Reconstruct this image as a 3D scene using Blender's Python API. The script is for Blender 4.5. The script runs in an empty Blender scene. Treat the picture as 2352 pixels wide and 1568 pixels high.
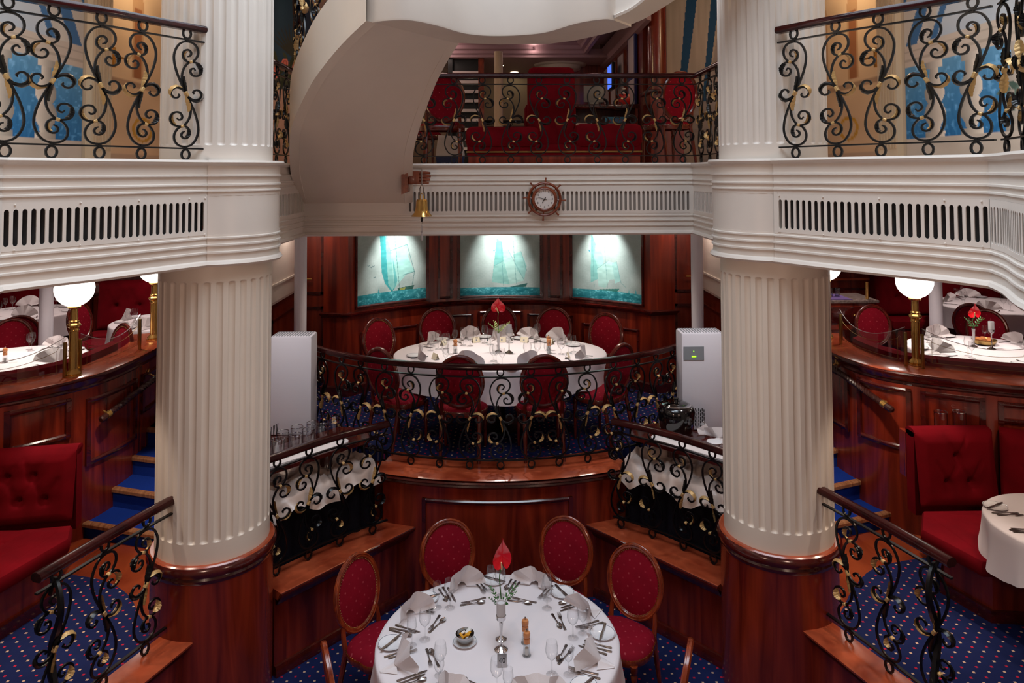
import bpy, bmesh, math, random
import numpy as np
from mathutils import Vector, Matrix
random.seed(7)
PI = math.pi
sc = bpy.context.scene
C = sc.collection

# ---------------------------------------------------------------- camera
cam_d = bpy.data.cameras.new('camera')
cam_d.sensor_width = 36.0
cam_d.lens = 1692.02 / 2352 * 36
cam_d.shift_x = (1176 - 1189.73) / 2352
cam_d.shift_y = -(784 - 335.04) / 2352
cam_d.clip_start = 0.05
cam = bpy.data.objects.new('camera', cam_d)
C.objects.link(cam)
_yaw, _pit, _rol = 0.024667, 0.0358, -0.0035
_f = Vector((math.sin(_yaw) * math.cos(_pit), math.cos(_yaw) * math.cos(_pit), math.sin(_pit)))
_r = Vector((math.cos(_yaw), -math.sin(_yaw), 0))
_u = _r.cross(_f)
_r2 = _r * math.cos(_rol) + _u * math.sin(_rol)
_u2 = -_r * math.sin(_rol) + _u * math.cos(_rol)
_m = Matrix.Identity(4)
for i in range(3):
    _m[i][0], _m[i][1], _m[i][2] = _r2[i], _u2[i], -_f[i]
_m[2][3] = 3.81
cam.matrix_world = _m
sc.camera = cam

# ---------------------------------------------------------------- world, big lights, exposure
w = bpy.data.worlds.new('world'); sc.world = w
w.use_nodes = True
w.node_tree.nodes['Background'].inputs[0].default_value = (1.0, 0.70, 0.58, 1)
w.node_tree.nodes['Background'].inputs[1].default_value = 0.16
sc.view_settings.view_transform = 'Standard'
sc.view_settings.look = 'None'
sc.view_settings.gamma = 1.0
sc.view_settings.use_curve_mapping = False
sc.view_settings.exposure = -0.56
cy = sc.cycles
cy.use_denoising = True
cy.max_bounces = 5; cy.diffuse_bounces = 3; cy.glossy_bounces = 3
cy.transmission_bounces = 4; cy.transparent_max_bounces = 12
cy.caustics_reflective = False; cy.caustics_refractive = False
cy.sample_clamp_indirect = 4.0
cy.use_adaptive_sampling = True; cy.adaptive_threshold = 0.045


def light(name, kind, loc, energy, col=(1, 1, 1), size=0.2, size_y=None, target=None, angle=60, blend=0.6):
    d = bpy.data.lights.new(name, kind)
    d.energy = energy; d.color = col
    if kind == 'AREA':
        d.shape = 'RECTANGLE' if size_y else 'DISK'
        d.size = size
        if size_y: d.size_y = size_y
    else:
        d.shadow_soft_size = size
    if kind == 'SPOT':
        d.spot_size = math.radians(angle); d.spot_blend = blend
    o = bpy.data.objects.new(name, d); C.objects.link(o); o.location = loc
    if target is not None:
        o.rotation_euler = (Vector(target) - Vector(loc)).to_track_quat('-Z', 'Y').to_euler()
    return o

# the atrium's skylight, high above the stair
light('skylight', 'AREA', (0, 4.2, 8.6), 760, (0.76, 0.88, 1.0), 4.4, 5.0, target=(0, 4.2, 0))


# ---------------------------------------------------------------- materials
def lin(r, g, b):
    def f(c):
        c /= 255.0
        return c / 12.92 if c <= 0.04045 else ((c + 0.055) / 1.055) ** 2.4
    return (f(r), f(g), f(b), 1.0)

MATS = {}


def new_mat(name):
    m = bpy.data.materials.new(name); m.use_nodes = True
    MATS[name] = m
    nt = m.node_tree
    return m, nt, nt.nodes['Principled BSDF'], nt.nodes, nt.links


def mat(name, col, rough=0.5, metal=0.0, spec=0.5, coat=0.0, bump=0.0, bscale=60, var=0.0, emit=0, sheen=0, ecol=None):
    m, nt, b, N, L = new_mat(name)
    b.inputs['Base Color'].default_value = col
    b.inputs['Roughness'].default_value = rough
    b.inputs['Metallic'].default_value = metal
    b.inputs['Specular IOR Level'].default_value = spec
    b.inputs['Coat Weight'].default_value = coat
    b.inputs['Coat Roughness'].default_value = 0.08
    if sheen:
        b.inputs['Sheen Weight'].default_value = sheen
        b.inputs['Sheen Roughness'].default_value = 0.4
        b.inputs['Sheen Tint'].default_value = col
    if emit:
        b.inputs['Emission Color'].default_value = ecol or col
        b.inputs['Emission Strength'].default_value = emit
    if bump or var:
        tc = N.new('ShaderNodeTexCoord'); n = N.new('ShaderNodeTexNoise')
        n.inputs['Scale'].default_value = bscale; n.inputs['Detail'].default_value = 3
        L.new(tc.outputs['Object'], n.inputs['Vector'])
        if bump:
            bp = N.new('ShaderNodeBump'); bp.inputs['Strength'].default_value = bump; bp.inputs['Distance'].default_value = 0.01
            L.new(n.outputs['Fac'], bp.inputs['Height']); L.new(bp.outputs['Normal'], b.inputs['Normal'])
        if var:
            r = N.new('ShaderNodeValToRGB')
            r.color_ramp.elements[0].position = 0.3; r.color_ramp.elements[1].position = 0.7
            r.color_ramp.elements[0].color = tuple(c * (1 - var) for c in col[:3]) + (1,)
            r.color_ramp.elements[1].color = tuple(min(1, c * (1 + var)) for c in col[:3]) + (1,)
            L.new(n.outputs['Fac'], r.inputs['Fac']); L.new(r.outputs['Color'], b.inputs['Base Color'])
    return m


def wood(name, c1, c2, scale, rough=0.3, coat=0.5, dist=1.2, spec=0.5):
    m, nt, b, N, L = new_mat(name)
    tc = N.new('ShaderNodeTexCoord'); mp = N.new('ShaderNodeMapping')
    mp.inputs['Scale'].default_value = scale
    n = N.new('ShaderNodeTexNoise'); n.inputs['Scale'].default_value = 1.0
    n.inputs['Detail'].default_value = 5; n.inputs['Distortion'].default_value = dist
    r = N.new('ShaderNodeValToRGB')
    r.color_ramp.elements[0].position = 0.3; r.color_ramp.elements[0].color = c1
    r.color_ramp.elements[1].position = 0.72; r.color_ramp.elements[1].color = c2
    L.new(tc.outputs['Object'], mp.inputs['Vector']); L.new(mp.outputs['Vector'], n.inputs['Vector'])
    L.new(n.outputs['Fac'], r.inputs['Fac']); L.new(r.outputs['Color'], b.inputs['Base Color'])
    b.inputs['Roughness'].default_value = rough; b.inputs['Specular IOR Level'].default_value = spec
    b.inputs['Coat Weight'].default_value = coat; b.inputs['Coat Roughness'].default_value = 0.12
    return m


class G:
    """tiny node-expression helper"""
    def __init__(s, nt): s.nt = nt
    def op(s, o, a, b=None, c=None):
        n = s.nt.nodes.new('ShaderNodeMath'); n.operation = o
        for i, v in enumerate((a, b, c)):
            if v is None: continue
            if isinstance(v, (int, float)): n.inputs[i].default_value = v
            else: s.nt.links.new(v, n.inputs[i])
        return n.outputs[0]
    def xyz(s, kind='Object'):
        tc = s.nt.nodes.new('ShaderNodeTexCoord'); sp = s.nt.nodes.new('ShaderNodeSeparateXYZ')
        s.nt.links.new(tc.outputs[kind], sp.inputs[0])
        return sp.outputs
    def mix(s, f, a, b):
        n = s.nt.nodes.new('ShaderNodeMix'); n.data_type = 'RGBA'
        s.nt.links.new(f, n.inputs[0])
        for sock, v in ((n.inputs[6], a), (n.inputs[7], b)):
            if isinstance(v, tuple): sock.default_value = v
            else: s.nt.links.new(v, sock)
        return n.outputs[2]


def dotted(name, base, d1, d2, q, w, rough, ax=(0, 1), sheen=0.3, noise=0.12, parity=True):
    """ground colour with small staggered squares of two colours (a woven pattern)"""
    m, nt, b, N, L = new_mat(name)
    g = G(nt); o = g.xyz()
    x, y = o[ax[0]], o[ax[1]]
    a = g.op('DIVIDE', g.op('ADD', x, y), q); c = g.op('DIVIDE', g.op('SUBTRACT', x, y), q)
    fa = g.op('ABSOLUTE', g.op('SUBTRACT', g.op('FRACT', a), 0.5)); fc = g.op('ABSOLUTE', g.op('SUBTRACT', g.op('FRACT', c), 0.5))
    s1 = g.op('ADD', fa, fc); s2 = g.op('ABSOLUTE', g.op('SUBTRACT', fa, fc))
    ins = g.op('LESS_THAN', g.op('MAXIMUM', s1, s2), w)
    par = g.op('FLOORED_MODULO', g.op('SUBTRACT', g.op('FLOOR', a), g.op('FLOOR', c)), 2.0)
    dc = g.mix(par, d1, d2)
    n = N.new('ShaderNodeTexNoise'); n.inputs['Scale'].default_value = 9; n.inputs['Detail'].default_value = 4
    tc = N.new('ShaderNodeTexCoord'); L.new(tc.outputs['Object'], n.inputs['Vector'])
    lo = tuple(v * (1 - noise * 2) for v in base[:3]) + (1,); hi = tuple(v * (1 + noise * 2) for v in base[:3]) + (1,)
    bc = g.mix(n.outputs['Fac'], lo, hi)
    col = g.mix(ins, bc, dc)
    L.new(col, b.inputs['Base Color'])
    b.inputs['Roughness'].default_value = rough
    b.inputs['Specular IOR Level'].default_value = 0.15
    if sheen:
        b.inputs['Sheen Weight'].default_value = sheen; b.inputs['Sheen Roughness'].default_value = 0.4
        b.inputs['Sheen Tint'].default_value = base
    return m


def glassmat(name, tint=(0.985, 0.988, 0.99, 1), refl=0.35, rough=0.02, edge=0.45):
    m, nt, b, N, L = new_mat(name)
    N.remove(b)
    out = N['Material Output']
    tr = N.new('ShaderNodeBsdfTransparent')
    gl = N.new('ShaderNodeBsdfGlossy'); gl.inputs['Roughness'].default_value = rough
    fr = N.new('ShaderNodeLayerWeight'); fr.inputs['Blend'].default_value = refl
    g = G(nt)
    ed = g.op('POWER', fr.outputs['Facing'], 2.2)
    L.new(g.mix(ed, tint, tuple(c * edge for c in tint[:3]) + (1,)), tr.inputs[0])
    f = g.op('MINIMUM', g.op('ADD', g.op('MULTIPLY', g.op('POWER', fr.outputs['Facing'], 1.8), 0.6), 0.05), 0.75)
    mx = N.new('ShaderNodeMixShader')
    L.new(f, mx.inputs[0]); L.new(tr.outputs[0], mx.inputs[1]); L.new(gl.outputs[0], mx.inputs[2])
    L.new(mx.outputs[0], out.inputs[0])
    return m


def painted(name, rough=0.6, spec=0.3):
    m, nt, b, N, L = new_mat(name)
    a = N.new('ShaderNodeAttribute'); a.attribute_name = 'Col'
    L.new(a.outputs['Color'], b.inputs['Base Color'])
    b.inputs['Roughness'].default_value = rough; b.inputs['Specular IOR Level'].default_value = spec
    return m

mat('white_paint', lin(226, 216, 206), 0.35, spec=0.5, var=0.025, bscale=3)
mat('cream_paint', lin(228, 214, 198), 0.42, var=0.03, bscale=2.5)
mat('vent_dark', lin(38, 36, 38), 0.6, var=0.4, bscale=25)
mat('duct_grey', lin(150, 140, 132), 0.6)
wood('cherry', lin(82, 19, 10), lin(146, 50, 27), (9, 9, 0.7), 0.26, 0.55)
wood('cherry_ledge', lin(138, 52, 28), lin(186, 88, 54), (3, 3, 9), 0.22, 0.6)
wood('cherry_dark', lin(52, 12, 10), lin(88, 24, 18), (5, 5, 5), 0.2, 0.7)
wood('rail_wood', lin(30, 6, 7), lin(62, 15, 14), (4, 4, 14), 0.16, 0.0, spec=0.3)
wood('floor_wood', lin(112, 40, 20), lin(160, 74, 40), (3, 1.2, 4), 0.2, 0.5)
wood('chair_wood', lin(96, 30, 12), lin(158, 66, 28), (12, 12, 5), 0.24, 0.6)
wood('chair_wood_shaded', lin(70, 16, 9), lin(112, 34, 18), (12, 12, 5), 0.24, 0.6)  # chair wood with the raised table's dimmer light put into its colour
wood('bracket_wood', lin(112, 48, 26), lin(150, 74, 40), (30, 30, 6), 0.4, 0.2)
wood('oak', lin(182, 112, 62), lin(214, 146, 92), (30, 30, 6), 0.4, 0.2)
wood('nosing', lin(120, 74, 48), lin(168, 120, 86), (20, 4, 4), 0.25, 0.4)
mat('iron', lin(11, 11, 13), 0.3, spec=0.4)
mat('gold_leaf', lin(194, 156, 100), 0.42, metal=0.35, bump=0.3, bscale=90)
mat('brass', lin(236, 192, 112), 0.2, metal=0.9)
mat('brass_dull', lin(168, 138, 84), 0.3, metal=1.0)
mat('steel', lin(176, 172, 170), 0.16, metal=1.0)
mat('silver_dark', lin(168, 162, 160), 0.25, metal=1.0)
mat('chrome', lin(210, 208, 208), 0.06, metal=1.0)
mat('velvet', lin(104, 6, 18), 0.9, spec=0.08, sheen=0.25, var=0.16, bscale=6)
dotted('chair_fabric', lin(128, 8, 30), lin(164, 60, 70), lin(148, 34, 50), 0.085, 0.13, 0.85, ax=(0, 2), sheen=0.25)
dotted('seat_fabric', lin(128, 8, 30), lin(164, 60, 70), lin(148, 34, 50), 0.085, 0.13, 0.85, ax=(0, 1), sheen=0.25)
dotted('carpet', lin(24, 33, 76), lin(204, 168, 140), lin(178, 34, 58), 0.10, 0.165, 0.95, sheen=0)
mat('stair_carpet', lin(18, 46, 128), 0.95, spec=0.1, bump=0.2, bscale=220, var=0.1)
mat('tablecloth', lin(226, 218, 220), 0.8, spec=0.2, sheen=0.1)
mat('napkin', lin(222, 214, 214), 0.8, spec=0.2, bump=0.12, bscale=300)
mat('porcelain', lin(236, 234, 236), 0.1, spec=0.6, coat=0.4)
mat('plate_rim', lin(70, 80, 98), 0.15, spec=0.6)
mat('satin', lin(224, 206, 196), 0.3, spec=0.5, sheen=0.3)
mat('navy_cloth', lin(6, 8, 22), 0.7, spec=0.2, sheen=0.1)
mat('navy_blue_cloth', lin(16, 30, 84), 0.7, spec=0.2)
mat('purple_cloth', lin(92, 70, 122), 0.8, spec=0.2)
mat('white_plastic', lin(232, 230, 238), 0.35, spec=0.5)
mat('board_white', lin(236, 226, 222), 0.5)
mat('grey_panel', lin(140, 146, 152), 0.35)
mat('green_led', lin(150, 255, 40), 0.5, emit=3.0)
mat('black', lin(10, 10, 12), 0.35, spec=0.5)
mat('black_gloss', lin(8, 8, 11), 0.12, spec=0.6, coat=0.6)
mat('card', lin(232, 222, 196), 0.8)
mat('card_white', lin(236, 234, 230), 0.8)
mat('flower_red', lin(226, 22, 40), 0.22, spec=0.6, coat=0.5)
mat('spadix', lin(236, 206, 150), 0.6)
mat('leaf_green', lin(54, 104, 44), 0.5)
mat('leaf_pale', lin(150, 166, 96), 0.5)
mat('frosted', lin(200, 198, 200), 0.35, spec=0.4)
mat('lamp_globe', lin(255, 250, 242), 0.4, emit=5.0, ecol=(1.0, 0.93, 0.84, 1))
mat('downlight', lin(255, 240, 210), 0.4, emit=9.0, ecol=(1.0, 0.85, 0.6, 1))
mat('ceiling_mauve', lin(176, 142, 150), 0.45)
mat('screen_blue', lin(70, 110, 240), 0.3, emit=1.6, ecol=lin(76, 120, 250))
mat('paper', lin(206, 196, 200), 0.7)
mat('pale_blue', lin(60, 140, 190), 0.5)
mat('notice_blue', lin(24, 40, 110), 0.6)
mat('red_bottle', lin(186, 24, 18), 0.3)
mat('beige', lin(206, 182, 150), 0.6)
mat('warm_wall', lin(226, 206, 176), 0.6)
mat('dial_white', lin(236, 230, 226), 0.4)
mat('ink', lin(20, 20, 22), 0.5)
mat('paper_orange', lin(222, 160, 40), 0.6)
mat('bread', lin(170, 104, 52), 0.8, bump=0.4, bscale=60)
mat('navy_bag', lin(36, 52, 100), 0.5)
mat('bag_white', lin(206, 206, 214), 0.4)
mat('rope_dark', lin(50, 20, 16), 0.35, coat=0.4)
mat('marble', lin(118, 104, 98), 0.2, var=0.5, bscale=40)
glassmat('glass')
glassmat('pane_glass', (0.96, 0.975, 0.97, 1), 0.12, edge=.8)
glassmat('acrylic', (0.85, 0.87, 0.88, 1), 0.4)
painted('picture', 0.55, 0.25)


# ---------------------------------------------------------------- mesh helpers
class MB:
    def __init__(s):
        s.v = []; s.f = []; s.m = []; s.mats = []
    def mi(s, name):
        if name not in s.mats: s.mats.append(name)
        return s.mats.index(name)
    def add(s, vs, fs, m=None):
        k = len(s.v); s.v += [tuple(p) for p in vs]
        i = s.mi(m) if m else 0
        for f in fs:
            s.f.append(tuple(a + k for a in f)); s.m.append(i)
        return s
    def box(s, x0, x1, y0, y1, z0, z1, m=None, bev=0.0):
        if bev:
            bm = bmesh.new(); bmesh.ops.create_cube(bm, size=1)
            for v in bm.verts:
                v.co = (x0 + (v.co.x + .5) * (x1 - x0), y0 + (v.co.y + .5) * (y1 - y0), z0 + (v.co.z + .5) * (z1 - z0))
            bmesh.ops.bevel(bm, geom=bm.edges[:], offset=bev, segments=2, profile=0.5, affect='EDGES')
            return s.bm(bm, m)
        vs = [(x, y, z) for z in (z0, z1) for y in (y0, y1) for x in (x0, x1)]
        return s.add(vs, [(0, 2, 3, 1), (4, 5, 7, 6), (0, 1, 5, 4), (2, 6, 7, 3), (0, 4, 6, 2), (1, 3, 7, 5)], m)
    def bm(s, bm, m=None):
        bm.verts.index_update()
        s.add([v.co[:] for v in bm.verts], [[v.index for v in f.verts] for f in bm.faces], m)
        bm.free(); return s
    def lathe(s, prof, n=24, c=(0, 0, 0), m=None, a0=0.0, a1=2 * PI, cap=True):
        full = abs(a1 - a0 - 2 * PI) < 1e-6
        k = n if full else n + 1
        vs = []
        for (r, z) in prof:
            for i in range(k):
                a = a0 + (a1 - a0) * i / n
                vs.append((c[0] + r * math.cos(a), c[1] + r * math.sin(a), c[2] + z))
        fs = []
        for j in range(len(prof) - 1):
            for i in range(n):
                i2 = (i + 1) % k if full else i + 1
                fs.append((j * k + i, j * k + i2, (j + 1) * k + i2, (j + 1) * k + i))
        if cap and full:
            if prof[0][0] > 1e-4: fs.append(tuple(range(k - 1, -1, -1)))
            if prof[-1][0] > 1e-4: fs.append(tuple((len(prof) - 1) * k + i for i in range(k)))
        return s.add(vs, fs, m)
    def tube(s, pts, r, n=8, m=None, closed=False, cap=True, flat=1.0, up=None):
        """round (or flattened) tube along pts; r number or list"""
        P = [Vector(p) for p in pts]; K = len(P)
        rr = r if isinstance(r, (list, tuple)) else [r] * K
        vs = []; fs = []
        nrm = None
        for i in range(K):
            t = (P[(i + 1) % K] - P[i - 1]) if closed else (P[min(i + 1, K - 1)] - P[max(i - 1, 0)])
            if t.length < 1e-9: t = Vector((0, 0, 1))
            t.normalize()
            if up is not None:
                nrm = Vector(up) - t * Vector(up).dot(t)
            elif nrm is None:
                h = Vector((0, 0, 1)) if abs(t.z) < 0.9 else Vector((1, 0, 0))
                nrm = h - t * h.dot(t)
            else:
                nrm = nrm - t * nrm.dot(t)
            if nrm.length < 1e-6:
                h = Vector((1, 0, 0)); nrm = h - t * h.dot(t)
            nrm.normalize(); b = t.cross(nrm)
            for j in range(n):
                a = 2 * PI * (j + 0.5) / n
                vs.append(P[i] + nrm * (rr[i] * math.cos(a) * flat) + b * (rr[i] * math.sin(a)))
        for i in range(K if closed else K - 1):
            i2 = (i + 1) % K
            for j in range(n):
                j2 = (j + 1) % n
                fs.append((i * n + j, i * n + j2, i2 * n + j2, i2 * n + j))
        if cap and not closed:
            fs.append(tuple(range(n - 1, -1, -1))); fs.append(tuple((K - 1) * n + j for j in range(n)))
        return s.add(vs, fs, m)
    def sweep(s, path, prof, m=None, closed=False, pclosed=True, cap=True):
        """path: (x,y) or (x,y,z) points; prof: (offset to the right of travel, z) points"""
        K = len(path); n = len(prof); vs = []; fs = []
        P = [Vector((p[0], p[1], p[2] if len(p) > 2 else 0)) for p in path]
        for i in range(K):
            if closed: a, b, c = P[i - 1], P[i], P[(i + 1) % K]
            else: a, b, c = P[max(i - 1, 0)], P[i], P[min(i + 1, K - 1)]
            d1 = Vector((b.x - a.x, b.y - a.y)); d2 = Vector((c.x - b.x, c.y - b.y))
            if d1.length < 1e-9: d1 = d2
            if d2.length < 1e-9: d2 = d1
            d1.normalize(); d2.normalize()
            n1 = Vector((d1.y, -d1.x)); n2 = Vector((d2.y, -d2.x))
            nn = n1 + n2; nn.normalize()
            k = 1.0 / max(0.35, nn.dot(n1))
            for (o, z) in prof:
                vs.append((b.x + nn.x * o * k, b.y + nn.y * o * k, b.z + z))
        for i in range(K if closed else K - 1):
            i2 = (i + 1) % K
            for j in range(n if pclosed else n - 1):
                j2 = (j + 1) % n
                fs.append((i * n + j, i2 * n + j, i2 * n + j2, i * n + j2))
        if cap and pclosed and not closed:
            fs.append(tuple(range(n))); fs.append(tuple((K - 1) * n + j for j in range(n - 1, -1, -1)))
        return s.add(vs, fs, m)
    def prism(s, poly, z0, z1, m=None):
        n = len(poly)
        vs = [(p[0], p[1], z0) for p in poly] + [(p[0], p[1], z1) for p in poly]
        fs = [tuple(range(n - 1, -1, -1)), tuple(range(n, 2 * n))] + [(i, (i + 1) % n, n + (i + 1) % n, n + i) for i in range(n)]
        return s.add(vs, fs, m)
    def grid(s, nu, nv, fn, m=None, cu=False):
        vs = [fn(i / (nu if cu else nu - 1), j / (nv - 1)) for j in range(nv) for i in range(nu)]
        fs = []
        for j in range(nv - 1):
            for i in range(nu if cu else nu - 1):
                i2 = (i + 1) % nu
                fs.append((j * nu + i, j * nu + i2, (j + 1) * nu + i2, (j + 1) * nu + i))
        return s.add(vs, fs, m)
    def sphere(s, c, r, n=10, m=None, sz=1.0, sx=1.0, sy=1.0):
        vs = []; fs = []
        R = max(4, n // 2)
        for j in range(R + 1):
            t = PI * j / R
            for i in range(n):
                a = 2 * PI * i / n
                vs.append((c[0] + sx * r * math.sin(t) * math.cos(a), c[1] + sy * r * math.sin(t) * math.sin(a), c[2] - sz * r * math.cos(t)))
        for j in range(R):
            for i in range(n):
                fs.append((j * n + i, j * n + (i + 1) % n, (j + 1) * n + (i + 1) % n, (j + 1) * n + i))
        return s.add(vs, fs, m)
    def data(s, name, m=None, smooth=True, angle=35):
        me = bpy.data.meshes.new(name)
        me.from_pydata(s.v, [], s.f)
        names = s.mats if s.mats else [m or 'white_paint']
        for q in names: me.materials.append(MATS[q])
        if s.mats and len(s.mats) > 1:
            me.polygons.foreach_set('material_index', s.m)
        bm = bmesh.new(); bm.from_mesh(me)
        bmesh.ops.remove_doubles(bm, verts=bm.verts, dist=1e-6)
        bmesh.ops.recalc_face_normals(bm, faces=bm.faces)
        if smooth:
            lim = math.radians(angle)
            for f in bm.faces: f.smooth = True
            for e in bm.edges:
                e.smooth = not (len(e.link_faces) == 2 and e.calc_face_angle(0) > lim)
        bm.to_mesh(me); bm.free()
        return me
    def build(s, name, m=None, parent=None, smooth=True, angle=35):
        return obj(name, s.data(name, m, smooth, angle), parent)


def obj(name, me, parent=None, loc=None, rz=None):
    o = bpy.data.objects.new(name, me); C.objects.link(o)
    if parent is not None: o.parent = parent
    if loc is not None: o.location = loc
    if rz is not None: o.rotation_euler = (0, 0, rz)
    return o


def tag(o, label, cat, group=None, kind=None):
    o['label'] = label; o['category'] = cat
    if group: o['group'] = group
    if kind: o['kind'] = kind
    return o


def thing(name, label, cat, loc=(0, 0, 0), rz=0.0, group=None, kind=None):
    o = bpy.data.objects.new(name, None); C.objects.link(o)
    o.empty_display_size = 0.05
    o.location = loc; o.rotation_euler = (0, 0, rz)
    return tag(o, label, cat, group, kind)


def struct(name, mb, m=None, label=None, smooth=True):
    o = mb.build(name, m, None, smooth)
    o['kind'] = 'structure'
    if label: o['label'] = label
    return o


KIDS = {}


def copy_tree(o, parent=None):
    c = o.copy(); C.objects.link(c); c.parent = parent
    for ch in o.children: copy_tree(ch, c)
    return c


def dup(o, loc, rz, label, group=None):
    c = copy_tree(o); c.location = loc; c.rotation_euler = (0, 0, rz)
    c['label'] = label
    if group: c['group'] = group
    return c


def spline(pts, n=10, closed=False):
    """Catmull-Rom through pts"""
    P = [Vector(p) for p in pts]; K = len(P); out = []
    for i in range(K if closed else K - 1):
        if closed: a, b, c, d = P[i - 1], P[i], P[(i + 1) % K], P[(i + 2) % K]
        else:
            a = P[i - 1] if i else P[0] * 2 - P[1]
            b, c = P[i], P[i + 1]
            d = P[i + 2] if i + 2 < K else P[-1] * 2 - P[-2]
        for k in range(n):
            t = k / n
            out.append(0.5 * ((2 * b) + (c - a) * t + (2 * a - 5 * b + 4 * c - d) * t * t + (3 * b - a - 3 * c + d) * t ** 3))
    if not closed: out.append(P[-1])
    return out


class Path:
    """arc-length parametrised xy(z) polyline"""
    def __init__(s, pts):
        s.p = [Vector(p) for p in pts]; s.l = [0.0]
        for a, b in zip(s.p, s.p[1:]): s.l.append(s.l[-1] + (b - a).length)
        s.len = s.l[-1]
    def at(s, d):
        d = min(max(d, 0), s.len)
        for i in range(len(s.p) - 1):
            if d <= s.l[i + 1] or i == len(s.p) - 2:
                k = (d - s.l[i]) / max(1e-9, s.l[i + 1] - s.l[i])
                t = (s.p[i + 1] - s.p[i]).normalized()
                return s.p[i].lerp(s.p[i + 1], k), t
    def sub(s, d0, d1, step=0.03):
        n = max(2, int((d1 - d0) / step) + 1)
        return [s.at(d0 + (d1 - d0) * i / (n - 1))[0] for i in range(n)]
    def near(s, x, y):
        best = None
        for i in range(201):
            d = s.len * i / 200; q, _ = s.at(d)
            e = (q.x - x) ** 2 + (q.y - y) ** 2
            if best is None or e < best[0]: best = (e, d)
        return best[1]


def offset(pts, o):
    """polyline moved o to the right of travel"""
    out = []
    for i in range(len(pts)):
        a = pts[max(i - 1, 0)]; b = pts[min(i + 1, len(pts) - 1)]
        d = Vector((b[0] - a[0], b[1] - a[1])).normalized()
        out.append(Vector((pts[i][0] + d.y * o, pts[i][1] - d.x * o)))
    return out


def arc(cx, cy, r, a0, a1, n=24):
    return [Vector((cx + r * math.cos(math.radians(a0 + (a1 - a0) * i / n)), cy + r * math.sin(math.radians(a0 + (a1 - a0) * i / n)))) for i in range(n + 1)]


def picture(name, fn, nu, nv, pos, parent=None):
    """a flat printed/painted surface: pos(u,v)->xyz, fn(U,V)->rgb arrays (sRGB 0..255)"""
    u = np.linspace(0, 1, nu); v = np.linspace(0, 1, nv)
    U, V = np.meshgrid(u, v)
    rgb = np.clip(fn(U, V), 0, 255) / 255.0
    rgb = np.where(rgb <= 0.04045, rgb / 12.92, ((rgb + 0.055) / 1.055) ** 2.4)
    me = bpy.data.meshes.new(name)
    vs = [pos(a, b) for b in v for a in u]
    fs = [(j * nu + i, j * nu + i + 1, (j + 1) * nu + i + 1, (j + 1) * nu + i) for j in range(nv - 1) for i in range(nu - 1)]
    me.from_pydata(vs, [], fs)
    at = me.color_attributes.new('Col', 'FLOAT_COLOR', 'POINT')
    at.data.foreach_set('color', np.concatenate([rgb.reshape(-1, 3), np.ones((nu * nv, 1))], 1).astype(np.float32).ravel())
    me.materials.append(MATS['picture'])
    me.shade_smooth()
    return obj(name, me, parent)


def pip(U, V, poly):
    """points inside polygon"""
    ins = np.zeros(U.shape, bool); n = len(poly)
    for i in range(n):
        x1, y1 = poly[i]; x2, y2 = poly[(i + 1) % n]
        if y1 == y2: continue
        c = ((y1 > V) != (y2 > V)) & (U < (x2 - x1) * (V - y1) / (y2 - y1) + x1)
        ins ^= c
    return ins


def vnoise(U, V, fx, fy, seed=0):
    """cheap smooth value noise"""
    rs = np.random.RandomState(seed)
    g = rs.rand(int(fy) + 3, int(fx) + 3)
    x = U * fx; y = V * fy
    xi = np.clip(x.astype(int), 0, int(fx) + 1); yi = np.clip(y.astype(int), 0, int(fy) + 1)
    a = x - xi; b = y - yi
    a = a * a * (3 - 2 * a); b = b * b * (3 - 2 * b)
    return (g[yi, xi] * (1 - a) + g[yi, xi + 1] * a) * (1 - b) + (g[yi + 1, xi] * (1 - a) + g[yi + 1, xi + 1] * a) * b


def text(body, size, parent, mtx, m='ink', name='lettering', ext=.0006):
    """flat lettering as a real mesh"""
    cu = bpy.data.curves.new(name, 'FONT'); cu.body = body; cu.size = size; cu.align_x = 'CENTER'; cu.align_y = 'CENTER'; cu.extrude = ext
    cu.resolution_u = 3
    o = bpy.data.objects.new(name, cu); C.objects.link(o)
    dg = bpy.context.evaluated_depsgraph_get()
    me = bpy.data.meshes.new_from_object(o.evaluated_get(dg))
    bpy.data.objects.remove(o)
    me.materials.clear(); me.materials.append(MATS[m])
    q = obj(name, me, parent); q.matrix_local = mtx
    return q
# ================================================================ STRUCTURE
ZN, ZS, ZP = 0.14, 0.57, 1.21          # near floor, side floors, raised (podium) floor
CL, CR = Vector((-2.045, 5.391)), Vector((2.01, 5.391))
ZD = 3.86                               # gallery deck

# --- near sunken floor
struct('floor_sunken', MB().box(-2.7, 2.7, 1.0, 7.0, ZN - 0.1, ZN), 'carpet', 'navy carpet with small dots under the near round table')

# --- podium (back table) : arcs around (0,9.01)
PC = (0, 9.01)
def podarc(r, a0, a1, n=40): return arc(PC[0], PC[1], r, a0, a1, n)
pod_in = podarc(2.24, -147, -33)
struct('floor_raised', MB().prism([(-7.6, 12.5), (-7.6, 6.5), (-4.3, 6.5), (-3.62, 7.72), (-1.88, 7.5)] + [tuple(p) for p in pod_in] + [(1.88, 7.5), (3.38, 7.7), (4.3, 6.5), (7.6, 6.5), (7.6, 12.5)], ZP - 0.12, ZP), 'carpet', 'navy dotted carpet of the raised dining level')
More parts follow.
